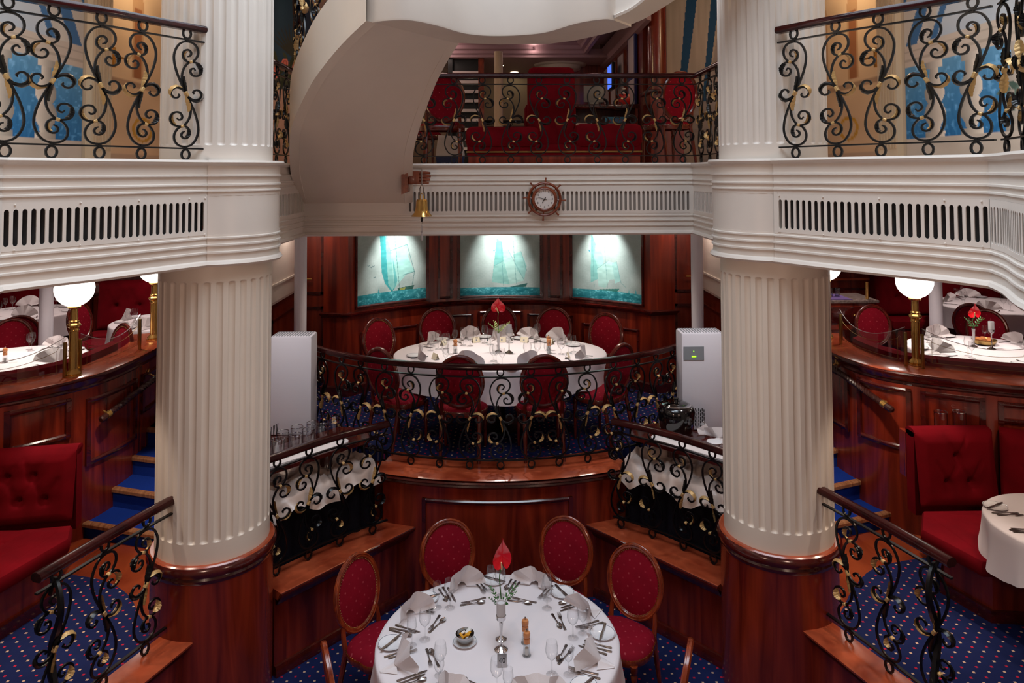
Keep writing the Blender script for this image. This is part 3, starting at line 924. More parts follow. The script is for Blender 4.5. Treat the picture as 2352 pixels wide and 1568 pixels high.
for s, side in ((-1, 'left'), (1, 'right')):
    t = thing('wall_upper_' + side, 'upper %s wall painted with a balustrade, sea and a striped curtain' % side, 'wall', kind='structure')
    xw = s * 3.5
    m_ = mural('mural', balustrade_scene(False, s > 0), (xw, 3.95), (xw, 6.55), ZD, ZD + 2.6, 230, 230, t)
    MB().box(*sorted((xw + s * .01, xw + s * .12)), 2.0, 6.62, ZD, 6.6, 'warm_wall').build('wall_body', None, t)
    MB().box(*sorted((xw - s * .05, xw + s * .3)), 6.30, 6.62, ZD, 6.6, 'warm_wall').build('pilaster', None, t)
    mb = MB()
    for k in range(6):
        y = 6.33 + k * .05
        mb.box(*sorted((xw - s * .06, xw - s * .045)), y, y + .018, ZD + .15, 6.5, 'beige')
    mb.build('pilaster_reeding', None, t, smooth=False)
    t2 = thing('wall_corridor_' + side, 'warm lit upper corridor wall painted with arches on the %s' % side, 'wall', kind='structure')
    mural('mural', arcade_scene(False), (s * 3.85, 6.6), (s * 3.85, 9.2), ZD, ZD + 2.6, 130, 130, t2)
    MB().box(*sorted((s * 3.86, s * 3.96)), 6.6, 9.4, ZD, 6.6, 'warm_wall').build('wall_body', None, t2)
    MB().box(*sorted((s * 3.83, s * 3.86)), 7.18, 7.26, ZD, 6.2, 'beige').build('door_frame', None, t2)
    hd = MB().box(*sorted((s * 3.80, s * 3.83)), 7.32, 7.36, ZD + 1.0, ZD + 1.2, 'brass').build('door_handle_plate', None, t2)
    MB().tube([(s * 3.80, 7.34, ZD + 1.1), (s * 3.76, 7.34, ZD + 1.1), (s * 3.755, 7.46, ZD + 1.1)], .011, 6, 'brass').build('door_lever', None, hd)

struct('ceiling_upper', MB().prism([(-8, 2.0), (-8, 17.2), (8, 17.2), (8, 2.0), (2.6, 2.0), (2.6, 5.9), (-2.6, 5.9), (-2.6, 2.0)], 6.35, 6.45), 'ceiling_mauve', 'mauve ceiling of the upper level')

# ---------------------------------------------------------------- stair: helical soffit, stringers, landing
K = 7.33 / 7.1
def S(p): return Vector((p[0] * K, p[1] * K, 3.81 + (p[2] - 3.81) * K))
outer = spline([S(p) for p in [(-1.875, 7.1, 3.52), (-1.835, 6.78, 3.70), (-1.775, 6.46, 3.87), (-1.625, 5.95, 4.16), (-1.384, 5.55, 4.447), (-1.205, 5.34, 4.61), (-1.05, 5.19, 4.73), (-.866, 5.0, 4.835)]], 8)
inner = spline([S(p) for p in [(-.885, 7.1, 3.52), (-.86, 6.88, 3.73), (-.837, 6.68, 3.92), (-.79, 6.51, 4.08), (-.688, 6.28, 4.31), (-.559, 6.08, 4.57), (-.43, 5.9, 4.76), (-.35, 5.77, 4.85)]], 8)
st = thing('curved_stair', 'cream curved staircase sweeping up from the back balcony to a landing', 'staircase', kind='structure')
n = 57
pi_, po = Path(inner), Path(outer)
I = [pi_.at(pi_.len * i / (n - 1))[0] for i in range(n)]; O = [po.at(po.len * i / (n - 1))[0] for i in range(n)]
MB().grid(n, 9, lambda u, v: I[round(u * (n - 1))].lerp(O[round(u * (n - 1))], v)).build('soffit', 'cream_paint', st)
def stringer(P, h, sgn):
    mb = MB(); vs = []; fs = []
    for i, p in enumerate(P):
        a = P[max(i - 1, 0)]; b = P[min(i + 1, len(P) - 1)]
        d = Vector((b.x - a.x, b.y - a.y)).normalized(); nn = Vector((d.y, -d.x, 0)) * sgn
        prof = [(0, -0.0), (0.03, -0.008), (0.035, 0.012), (0.012, 0.02), (0.012, h - .03), (0.03, h - .02), (0.03, h), (-0.05, h), (-0.05, 0.0)]
        for o, z in prof: vs.append(p + nn * o + Vector((0, 0, z)))
    q = len(prof)
    for i in range(len(P) - 1):
        for j in range(q):
            fs.append((i * q + j, (i + 1) * q + j, (i + 1) * q + (j + 1) % q, i * q + (j + 1) % q))
    return mb.add(vs, fs)
stringer(O, 0.46, -1).build('outer_stringer', 'cream_paint', st, angle=30)
stringer(I, 0.46, 1).build('inner_stringer', 'cream_paint', st, angle=30)
treads = 8
for k in range(treads - 1):
    i0 = round(k / treads * (n - 1)); i1 = round((k + 1) / treads * (n - 1))
    z = O[i1].z + .12
    poly = [O[i][:2] for i in range(i0, i1 + 1)] + [I[i][:2] for i in range(i1, i0 - 1, -1)]
    MB().prism(poly, z - .04, z, 'stair_carpet').build('tread', None, st, smooth=False)
# landing with a waved fascia
zl = S((0, 0, 4.85)).z
wave = spline([S(p)[:2] + () if False else Vector(S(p)[:2]) for p in [(-.90, 5.04, 0), (-.765, 4.95, 0), (-.609, 4.93, 0), (-.45, 5.1, 0), (-.25, 5.41, 0), (0, 5.5, 0), (.32, 5.38, 0), (.538, 5.03, 0), (.696, 4.89, 0), (.775, 4.93, 0)]], 8)
back = [Vector(S(p)[:2]) for p in [(.93, 5.15, 0), (.78, 5.42, 0), (.60, 5.68, 0), (.40, 5.84, 0), (0.0, 5.88, 0), (-.35, 5.80, 0)]]
MB().prism([tuple(p) for p in wave] + [tuple(p) for p in back], zl - .016, zl + .3, 'cream_paint').build('landing', None, st, smooth=False)
MB().sweep(wave, [(-0.02, zl - .02), (0.012, zl - .02), (0.016, zl - .005), (0.016, zl + .62), (-0.02, zl + .62)], 'white_paint').build('landing_fascia', None, st)
up1 = [S((.775, 4.93, 4.85)), S((.95, 4.90, 4.94)), S((1.25, 4.75, 5.2)), S((1.5, 4.5, 5.5))]
up2 = [S((.93, 5.15, 4.85)), S((1.1, 5.2, 4.94)), S((1.5, 5.15, 5.2)), S((1.9, 4.9, 5.5))]
U1 = spline(up1, 6); U2 = spline(up2, 6)
stringer(U1, 0.6, 1).build('upper_stringer', 'white_paint', st, angle=30)
MB().grid(len(U1), 5, lambda u, v: U1[round(u * (len(U1) - 1))].lerp(U2[round(u * (len(U2) - 1))], v)).build('upper_soffit', 'cream_paint', st)
# ================================================================ WROUGHT IRON RAILINGS
KB = 0.91 / 1425.0
def bp(x, y): return ((x - 455) * KB, (1465 - y) * KB)
MAIN = [(443, 385), (420, 376), (403, 348), (418, 322), (450, 314), (485, 332), (500, 370), (488, 412), (450, 438), (405, 434), (360, 408), (325, 350), (330, 285), (375, 240), (450, 228), (520, 250), (570, 305), (598, 380), (595, 460), (570, 550), (530, 640), (490, 715), (455, 775)]
SCR = [(352, 520), (372, 502), (400, 510), (411, 540), (385, 574), (335, 578), (292, 552), (277, 502), (302, 455), (355, 436), (410, 437), (452, 465), (490, 520), (508, 590), (502, 660), (482, 720), (458, 772)]
CURL = [(364, 768), (376, 752), (352, 728), (312, 728), (282, 762), (292, 802), (340, 830), (400, 822), (452, 785)]
def rot180(p): return (910 - p[0], 1550 - p[1])
def cpath(pts, n=4): return [Vector((p.x, 0, p.y)) for p in spline([Vector(bp(*q)) for q in pts], n)]

def leaf_mesh(pts, w, out, teeth=6):
    """acanthus leaf hugging the outer side of a curl"""
    P = cpath(pts, 4); n = len(P); vs = []; fs = []
    for i, p in enumerate(P):
        a = P[max(i - 1, 0)]; b = P[min(i + 1, n - 1)]
        t = (b - a).normalized(); nn = Vector((-t.z, 0, t.x)) * out
        k = i / (n - 1); ww = w * (math.sin(PI * min(1, k * 1.15 + .06)) ** .7 if k < .88 else math.sin(PI * min(1, k * 1.15 + .06)) ** 2 + .05)
        ww *= 0.78 + 0.3 * abs(math.sin(k * PI * teeth))
        for j in range(5):
            q = (j - 2) / 2
            vs.append(p + nn * (0.007 + ww * .55 * (1 - q * q) + .002) + Vector((0, q * (ww * .85 + .005), 0)) - nn * (abs(q) * ww * .1))
    for i in range(n - 1):
        for j in range(4):
            fs.append((i * 5 + j, i * 5 + j + 1, (i + 1) * 5 + j + 1, (i + 1) * 5 + j))
    return MB().add(vs, fs)

# (points, outward sign, x side of the leaf) in the un-mirrored scroll
LEAVES = [([(345, 437), (302, 455), (277, 502), (288, 548), (318, 574)], 1, -1),
          ([(408, 818), (340, 830), (292, 802), (281, 765), (302, 734)], 1, -1),
          ([(452, 316), (487, 332), (501, 370), (490, 410), (462, 434)], -1, 1),
          ([(497, 590), (500, 640), (486, 690), (466, 740), (455, 772)], -1, -1)]
LEAVES = [(p, o, s) for p, o, s in LEAVES] + [([rot180(q) for q in p], o, -s) for p, o, s in LEAVES]
WID = [0.026, 0.022, 0.02, 0.022] * 2
COLLARS = [((410, 437), 0.4), ((455, 775), -1.05), (rot180((410, 437)), 0.4)]

BAL = {}
def mirror(me_mb):
    me_mb.v = [(-x, y, z) for x, y, z in me_mb.v]; return me_mb
for o in (1, -1):
    leafm = []
    for (p, sg, sd), w in zip(LEAVES, WID):
        mb = leaf_mesh(p, w, sg)
        if o < 0: mirror(mb)
        leafm.append((mb, sd * o))
    col_m = []
    for (c, a) in COLLARS:
        x, z = bp(*c)
        bm = bmesh.new(); bmesh.ops.create_cube(bm, size=1)
        hgt = 0.026 if c != (455, 775) else 0.03; wd = 0.024 if c != (455, 775) else 0.036
        for v in bm.verts: v.co = (v.co.x * wd, v.co.y * 0.026, v.co.z * hgt * .7)
        bmesh.ops.bevel(bm, geom=bm.edges[:], offset=0.004, segments=1, affect='EDGES')
        bmesh.ops.rotate(bm, verts=bm.verts, cent=(0, 0, 0), matrix=Matrix.Rotation(a, 3, 'Y'))
        bmesh.ops.translate(bm, verts=bm.verts, vec=(x, 0, z))
        mb = MB().bm(bm)
        if o < 0: mirror(mb)
        col_m.append(mb.data('collar', 'gold_leaf'))
    for g in (1, -1):
        mb = MB()
        for pts in (MAIN, [rot180(q) for q in MAIN], SCR, [rot180(q) for q in SCR], CURL, [rot180(q) for q in CURL]):
            P = cpath(pts, 3)
            k = len(P); rad = [0.0085 if i > 2 else 0.006 for i in range(k)]
            mb.tube(P, rad, 4, 'iron', flat=0.95, up=(0, 1, 0))
        for zc, in (((145),), ((1403),)):
            x, z = bp(455, zc)
            mb.tube([(x + .029 * math.cos(a), 0, z + .033 * math.sin(a)) for a in [2 * PI * i / 14 for i in range(14)]], 0.0085, 4, 'iron', closed=True, up=(0, 1, 0))
        for y0, y1 in ((60, 100), (195, 235), (1315, 1355), (1452, 1466)):
            x, z0 = bp(455, y1); _, z1 = bp(455, y0)
            mb.box(-.009, .009, -.008, .008, z0, z1, 'iron')
        if o < 0: mirror(mb)
        gold = []
        for lm, sd in leafm:
            if sd == -g: mb.add(lm.v, lm.f, 'iron')
            else: gold.append(lm.data('leaf', 'gold_leaf'))
        BAL[(o, g)] = (mb.data('baluster', None, angle=40), gold, col_m)

def place_baluster(rail, loc, rz, o, g, flipz=False):
    sm, gold, cols = BAL[(o, g)]
    b = obj('baluster', sm, rail, loc, rz)
    for gm in gold: obj('leaf', gm, b)
    for cm in cols: obj('collar', cm, b)
    return b

HAND = [(-0.036, 0.0), (-0.036, 0.018), (-0.026, 0.034), (0, 0.04), (0.026, 0.034), (0.036, 0.018), (0.036, 0.0), (0.022, -0.012), (-0.022, -0.012)]
def railing(label, path, zf, spots, side=1, start=1, gold=None, hand='rail_wood', name='iron_railing', hext=(0, 0), rext=(0, 0)):
    """path xy(z) points along the foot line (zf added); spots: xy of every baluster"""
    t = thing(name, label, 'railing')
    P = [Vector((p[0], p[1], (p[2] if len(p) > 2 else 0))) for p in path]
    pa = Path(P)
    MB().sweep(pa.sub(-hext[0], pa.len + hext[1], 0.06) if not any(hext) else pa.sub(0, pa.len, .06), [(o, zf + .875 + z) for o, z in HAND], hand).build('handrail', None, t)
    for z in (zf + .91 - .91 + (1465 - 210) * KB, zf + (1465 - 1340) * KB):
        MB().sweep(pa.sub(0, pa.len, .06), [(-.011, z - .005), (-.011, z + .005), (.011, z + .005), (.011, z - .005)], 'iron').build('flat_bar', None, t)
    for k, q in enumerate(spots):
        d = pa.near(q[0], q[1]); p, tg = pa.at(d)
        rz = math.atan2(tg.y, tg.x)
        g = gold if gold is not None else (1 if k % 2 == 0 else -1)
        place_baluster(t, (p.x, p.y, p.z + zf), rz, start * (1 if k % 2 == 0 else -1), g)
    return t

up_l = offset(spline(LP, 6), -0.07); up_r = offset(spline(RP, 6), -0.07)
railing('black scrolled iron railing with gold leaves on the left balcony', up_l, 3.895, [(-2.657, 4.015), (-2.526, 4.213), (-2.373, 4.418), (-2.235, 4.652), (-2.084, 4.916)], start=-1, gold=-1)
railing('black scrolled iron railing with gold leaves on the right balcony', up_r, 3.895, [(2.0, 4.91), (2.163, 4.647), (2.325, 4.42), (2.477, 4.2), (2.605, 3.97)], start=1, gold=1)
railing('black iron railing turning towards the camera at the right picture border', offset(spline([(2.594, 3.85), (2.515, 3.62), (2.34, 3.26), (2.2, 2.83), (2.12, 2.34), (2.1, 1.2)], 6), -0.07), 3.895, [(2.635, 3.78), (2.55, 3.52), (2.43, 3.28), (2.3, 3.0), (2.23, 2.72), (2.19, 2.44), (2.18, 2.15), (2.18, 1.87), (2.17, 1.6)], gold=1)
railing('black iron railing across the back balcony above the wheel clock', [(-1.0, 7.40), (2.0, 7.40)], 3.895, [(x, 7.4) for x in (-.757, -.466, -.175, .105, .396, .687, .977, 1.268, 1.559, 1.85)], gold=-1, start=-1)
railing('black iron railing between the left column and the stair', [(-1.99, 5.85), (-1.99, 7.4)], 3.895, [(-1.99, y) for y in (6.05, 6.33, 6.618, 6.903, 7.163)], gold=1)
railing('black iron railing between the right column and the back balcony', [(1.99, 7.4), (1.99, 5.85)], 3.895, [(1.99, y) for y in (7.24, 6.935, 6.682, 6.4, 6.1)], gold=-1)
railing('curved black iron railing with gold leaves around the raised back table', [(PC[0] + 2.47 * math.sin(a), PC[1] - 2.47 * math.cos(a)) for a in [(-0.845 + 1.69 * i / 48) for i in range(49)]], ZP + .004,
        [(-1.713, 7.23), (-1.502, 7.05), (-1.292, 6.905), (-1.055, 6.777), (-0.803, 6.674), (-0.545, 6.601), (-0.277, 6.556), (-0.005, 6.54), (0.263, 6.554), (0.528, 6.597), (0.788, 6.669), (1.031, 6.766), (1.265, 6.889), (1.478, 7.032), (1.669, 7.19)], start=1)
railing('sloping-looking iron railing in front of the left buffet', spline([(-1.76, 5.655), (-1.378, 6.098), (-.97, 6.43)], 6), 0.77, [(-1.7, 5.726), (-1.51, 5.945), (-1.311, 6.153), (-1.081, 6.342)], start=-1)
railing('iron railing with gold leaves in front of the right buffet', spline([(.97, 6.43), (1.378, 6.098), (1.76, 5.655)], 6), 0.77, [(1.029, 6.384), (1.256, 6.198), (1.463, 6.0), (1.649, 5.785)], start=1)
for s, side in ((-1, 'left'), (1, 'right')):
    pts = spline([(s * 2.185, 5.09), (s * 2.28, 4.836), (s * 2.38, 4.54), (s * 2.47, 4.247), (s * 2.51, 4.123)], 5)
    t = railing('short iron railing with gold leaves joining the foot of the %s column' % side, pts if s > 0 else pts[::-1], 0.742, [(s * 2.266, 4.864), (s * 2.366, 4.56)], start=-s, gold=-s)
    # heavy twisted scroll newel that runs down with the stair
    nx, ny = s * 2.47, 4.237
    nw = MB()
    main = [(0.10, .70), (0.04, .80), (-.06, .76), (-.10, .66), (-.04, .55), (.04, .46), (.06, .36), (.0, .24), (-.1, .06), (-.22, -.2), (-.34, -.46)]
    P = spline([Vector((nx + s * p[0] * .55, ny + p[0] * .45, .755 + p[1])) for p in main], 5)
    nw.tube(P, [0.012 + .01 * min(1, i / 20) for i in range(len(P))], 6, 'iron')
    a = P[-26:]
    for ph in (0, PI):
        tw = []
        for i, p in enumerate(a): tw.append(p + Vector((.012 * math.cos(i * 1.1 + ph), .012 * math.sin(i * 1.1 + ph), 0)))
        nw.tube(tw, 0.010, 5, 'iron')
    nb = nw.build('newel_scroll', None, t)
    place_baluster(t, (nx, ny, .742), math.atan2(.9, -s * .35) + (PI if s > 0 else 0), 1, -s)
# ================================================================ CHAIRS
LEAN = math.radians(9)
def back_pt(u, v, d=0.0):
    """point on the leaning back plane: u sideways, v up from the oval centre, d forwards"""
    return (u, -0.235 - v * math.sin(LEAN) + d * math.cos(LEAN), 0.712 + v * math.cos(LEAN) + d * math.sin(LEAN))
EA, EB = 0.205, 0.235
def ell(k, a, b): return [(a * math.cos(2 * PI * i / k), b * math.sin(2 * PI * i / k)) for i in range(k)]

def make_chair(label, woodm, group, name='dining_chair'):
    t = thing(name, label, 'chair', group=group)
    nrm = Vector(back_pt(0, 0, 1)) - Vector(back_pt(0, 0, 0))
    mb = MB()
    mb.tube([back_pt(u, v) for u, v in ell(40, EA, EB)], 0.021, 8, woodm, closed=True, up=nrm, flat=0.85)
    mb.tube([back_pt(u, v, .012) for u, v in ell(40, EA + .010, EB + .010)], 0.0075, 6, woodm, closed=True)
    mb.build('back_frame', None, t)
    def pad(sg, dome):
        m_ = MB(); N = 36; rings = [0.0, .35, .65, .85, 1.0]
        vs = [back_pt(0, 0, sg * (dome + .004))]; fs = []
        for r in rings[1:]:
            for u, v in ell(N, (EA - .012) * r, (EB - .012) * r): vs.append(back_pt(u, v, sg * (.004 + dome * (1 - r ** 2.5))))
        for i in range(N): fs.append((0, 1 + i, 1 + (i + 1) % N))
        for j in range(len(rings) - 2):
            for i in range(N): fs.append((1 + j * N + i, 1 + j * N + (i + 1) % N, 1 + (j + 1) * N + (i + 1) % N, 1 + (j + 1) * N + i))
        return m_.add(vs, fs)
    pad(1, .022).build('back_upholstery', 'chair_fabric', t)
    pad(-1, .006).build('rear_upholstery', 'chair_fabric', t)
    nb = MB()
    for u, v in ell(76, EA - .018, EB - .018):
        p = Vector(back_pt(u, v, .012)); r = .0042
        nb.add([p + Vector(q) * r for q in ((1, 0, 0), (-1, 0, 0), (0, 0, 1), (0, 0, -1), (0, 1.2, 0))], [(0, 2, 4), (2, 1, 4), (1, 3, 4), (3, 0, 4)])
    nb.build('nailhead_trim', 'brass_dull', t)['kind'] = 'stuff'
    # seat
    def seat_out(a, s=1.0):
        c, q = math.cos(a), math.sin(a)
        x = .232 * abs(c) ** .7 * (1 if c > 0 else -1); y = .215 * abs(q) ** .75 * (1 if q > 0 else -1)
        return x * s * (1.0 + .06 * (y > 0)), y * s
    N = 32; ring = [seat_out(2 * PI * i / N) for i in range(N)]
    mb = MB()
    vs = []; fs = []
    for sc_, z in ((.985, .385), (1.0, .392), (1.0, .425), (.985, .432)):
        vs += [(x * sc_, y * sc_, z) for x, y in ring]
    for j in range(3):
        for i in range(N): fs.append((j * N + i, j * N + (i + 1) % N, (j + 1) * N + (i + 1) % N, (j + 1) * N + i))
    mb.add(vs, fs, woodm).build('seat_frame', None, t)
    vs = [(0, 0, .492)]; fs = []
    rr = [(.3, .490), (.6, .482), (.82, .468), (.95, .448), (.985, .428)]
    for s_, z in rr: vs += [(x * s_, y * s_, z) for x, y in ring]
    for i in range(N): fs.append((0, 1 + i, 1 + (i + 1) % N))
    for j in range(len(rr) - 1):
        for i in range(N): fs.append((1 + j * N + i, 1 + j * N + (i + 1) % N, 1 + (j + 1) * N + (i + 1) % N, 1 + (j + 1) * N + i))
    MB().add(vs, fs).build('seat', 'seat_fabric', t)
    nb = MB()
    for i in range(64):
        x, y = seat_out(2 * PI * i / 64, 1.0); p = Vector((x, y, .434)); r = .004
        d = Vector((x, y, 0)).normalized(); e = Vector((-d.y, d.x, 0))
        nb.add([p + e * r, p - e * r, p + Vector((0, 0, r)), p - Vector((0, 0, r)), p + d * r], [(0, 2, 4), (2, 1, 4), (1, 3, 4), (3, 0, 4)])
    nb.build('seat_nail_trim', 'brass_dull', t)['kind'] = 'stuff'
    for s in (-1, 1):
        # front legs: turned
        MB().lathe([(.011, 0), (.013, .02), (.019, .30), (.024, .33), (.018, .345), (.026, .36), (.026, .40)], 10, (s * .19, .165, 0), woodm).build('leg', None, t)
        a = Vector((s * .17, -.18, .40)); b = Vector((s * .175, -.27, 0))
        MB().tube([a, a.lerp(b, .5), b], [.021, .019, .014], 8, woodm).build('leg', None, t)
        top = Vector(back_pt(s * .165, -.14)); 
        MB().tube([Vector((s * .17, -.175, .39)), Vector((s * .172, -.195, .48)), top], [.02, .018, .016], 8, woodm).build('back_post', None, t)
    return t

# ================================================================ TABLES
def cloth(a, b, drop, waves=14, amp=.028, n=112, flare=.05, seed=0, corners=0.0):
    rs = random.Random(seed); ph = rs.uniform(0, 6)
    vs = [(0, 0, 0)]; fs = []
    ringd = [(.5, 0, 0), (.97, 0, 0), (.995, -.004, 0), (1.004, -.016, .1)]
    steps = 6
    for k in range(1, steps + 1): ringd.append((1.004 + 0, -.016 - (drop - .016) * k / steps, k / steps))
    for s_, z, w in ringd:
        for i in range(n):
            th = 2 * PI * i / n
            f = amp * w * (math.sin(waves * th + ph) + .5 * math.sin(waves * 1.7 * th + 2 * ph)) + flare * w * w
            dz = z * (1 + corners * (abs(math.cos(2 * th)) - .5)) if w > .1 else z
            vs.append((a * s_ * math.cos(th) + f * math.cos(th), b * s_ * math.sin(th) + f * math.sin(th), dz))
    for i in range(n): fs.append((0, 1 + i, 1 + (i + 1) % n))
    for j in range(len(ringd) - 1):
        for i in range(n): fs.append((1 + j * n + i, 1 + j * n + (i + 1) % n, 1 + (j + 1) * n + (i + 1) % n, 1 + (j + 1) * n + i))
    return MB().add(vs, fs)

def make_table(where, c, zf, a, b, drop, h=0.75, seed=1, corners=0.0, rz=0.0, kind='round'):
    t = thing('dining_table', '%s dining table hidden under a white cloth, %s' % (kind, where), 'table', (c[0], c[1], zf), rz)
    mb = MB(); N = 48
    vs = [(a * .985 * math.cos(2 * PI * i / N), b * .985 * math.sin(2 * PI * i / N), z) for z in (h - .035, h - .008) for i in range(N)]
    mb.add(vs, [tuple(range(N))[::-1], tuple(range(N, 2 * N))] + [(i, (i + 1) % N, N + (i + 1) % N, N + i) for i in range(N)], 'chair_wood')
    mb.build('tabletop', None, t)
    MB().lathe([(.05, .04), (.045, h - .035)], 16, m='black').build('pedestal', None, t)
    MB().lathe([(.26, 0), (.26, .015), (.08, .04), (.05, .05)], 24, m='black').build('foot', None, t)
    cl = cloth(a, b, drop, seed=seed, corners=corners, flare=.02, amp=.016).build('tablecloth', 'tablecloth', None, angle=60)
    cl.location = (c[0], c[1], zf + h); cl.rotation_euler = (0, 0, rz)
    tag(cl, 'white tablecloth draped over the %s dining table, %s' % (kind, where), 'tablecloth')
    return t

# ================================================================ TABLEWARE
def lathe_data(name, prof, m, n=20, cap=True):
    return MB().lathe(prof, n, m=m, cap=cap).data(name, None, angle=50)
WINE = lathe_data('wine_glass', [(.034, 0), (.034, .002), (.008, .006), (.0042, .012), (.0038, .075), (.008, .084), (.026, .10), (.036, .125), (.037, .145), (.031, .19)], 'glass', 20, False)
SMALL = lathe_data('small_wine_glass', [(.031, 0), (.031, .002), (.007, .006), (.0042, .011), (.0038, .068), (.008, .076), (.022, .09), (.030, .112), (.030, .13), (.026, .165)], 'glass', 18, False)
GOBLET = lathe_data('water_goblet', [(.035, 0), (.035, .002), (.009, .006), (.006, .012), (.006, .045), (.011, .054), (.03, .07), (.042, .10), (.042, .125), (.036, .16)], 'glass', 20, False)
def plate_data(r, name):
    mb = MB()
    mb.lathe([(r * .55, 0), (r * .62, .001), (r * .98, .011), (r, .013), (r * .985, .0145), (r * .955, .0135)], 36, m='porcelain', cap=False)
    mb.lathe([(r * .955, .0136), (r * .925, .0126)], 36, m='plate_rim', cap=False)
    mb.lathe([(r * .925, .0126), (r * .66, .006), (r * .6, .0045), (0.0005, .0045)], 36, m='porcelain', cap=False)
    return mb.data(name, None, angle=50)
PLATE = plate_data(.082, 'side_plate')

def ribbon(sections, th=.0022, curve=None):
    """flat cutlery: sections (y, halfwidth, z)"""
    mb = MB(); vs = []; fs = []
    for y, w, z in sections:
        vs += [(-w, y, z), (w, y, z), (w * .8, y, z + th), (-w * .8, y, z + th)]
    for i in range(len(sections) - 1):
        for j in range(4): fs.append((i * 4 + j, i * 4 + (j + 1) % 4, (i + 1) * 4 + (j + 1) % 4, (i + 1) * 4 + j))
    fs.append((0, 1, 2, 3)); k = (len(sections) - 1) * 4; fs.append((k + 3, k + 2, k + 1, k))
    return mb.add(vs, fs)
HANDLE = [(-.10, .006, .0005), (-.096, .0105, .001), (-.07, .009, .0015), (-.03, .0052, .003), (.01, .0036, .006), (.03, .0042, .007)]
KNIFE = ribbon([(-.105, .006, 0), (-.10, .0105, 0), (-.06, .009, 0), (-.02, .0065, 0), (0, .006, .0005), (.005, .009, .0005), (.06, .0095, .0005), (.095, .006, .0005), (.105, .001, .0005)], .003).data('knife', 'silver_dark')
def spoon_data():
    mb = ribbon(HANDLE, .002)
    mb.grid(9, 9, lambda u, v: ((u - .5) * 2 * .02 * math.sin(PI * min(.98, v * .95 + .04)) ** .6, .03 + v * .062, .004 + .009 * (abs(u - .5) * 2) ** 2 - .003 * math.sin(PI * v)))
    return mb.data('spoon', 'silver_dark')
SPOON = spoon_data()
def fork_data():
    mb = ribbon(HANDLE + [(.042, .011, .0055), (.052, .0125, .005)], .002)
    for x in (-.0105, -.0035, .0035, .0105):
        m2 = ribbon([(.05, .0022, .005), (.075, .0018, .0065), (.10, .001, .010)], .0018)
        mb.add([(a + x, b, c) for a, b, c in m2.v], m2.f)
    return mb.data('fork', 'silver_dark')
FORK = fork_data()

def napkin_data(seed):
    """fan-folded napkin standing up: pleated fan, gathered at the foot"""
    rs = random.Random(seed); mb = MB(); nu, nv = 25, 7
    lean = rs.uniform(-.02, .03)
    def fan(u, v):
        a = (u - .5) * math.radians(150); R = .03 + .115 * v * (1 - .12 * math.cos(a * 2 + seed))
        pl = .016 * v * (2 / PI) * math.asin(math.sin(u * PI * 6 + seed))
        x = R * math.sin(a); z = max(.002, R * math.cos(a) * .92)
        y = .045 * (1 - v) * math.cos(a) - .05 * v * abs(math.sin(a)) + pl + lean * v
        return (x, y, z)
    mb.grid(nu, nv, fan)
    def tail(u, v):
        a = (u - .5) * 2
        return (a * (.055 - .045 * v), .035 + .085 * v, max(.002, .03 * (1 - v) * (1 - abs(a)) + .004 * math.sin(a * 7)))
    mb.grid(9, 5, tail)
    me = mb.data('napkin', 'napkin', angle=24)
    return me
NAPKINS = [napkin_data(k) for k in range(4)]

def put(name, me, loc, rz, label, cat, group=None, tilt=None):
    o = obj(name, me, None, loc, rz)
    if cat in ('fork', 'knife', 'spoon'): o.scale = (.9, .9, 1)
    if cat == 'napkin' and name == 'napkin': o.scale = (1.15, 1.1, 1.1)
    if tilt: o.rotation_euler = (tilt[0], tilt[1], rz)
    return tag(o, label, cat, group)

def ring_pos(c, a, b, th, inset, side=0.0):
    """point on an elliptical table at seat angle th: inset from edge, side = sitter's right"""
    ux, uy = math.cos(th), math.sin(th)
    r = 1.0 / math.sqrt((ux / a) ** 2 + (uy / b) ** 2) - inset
    # sitter looks towards the centre: forward=-u, right = forward rotated -90deg
    rx, ry = -uy, ux
    return (c[0] + ux * r + rx * side, c[1] + uy * r + ry * side)

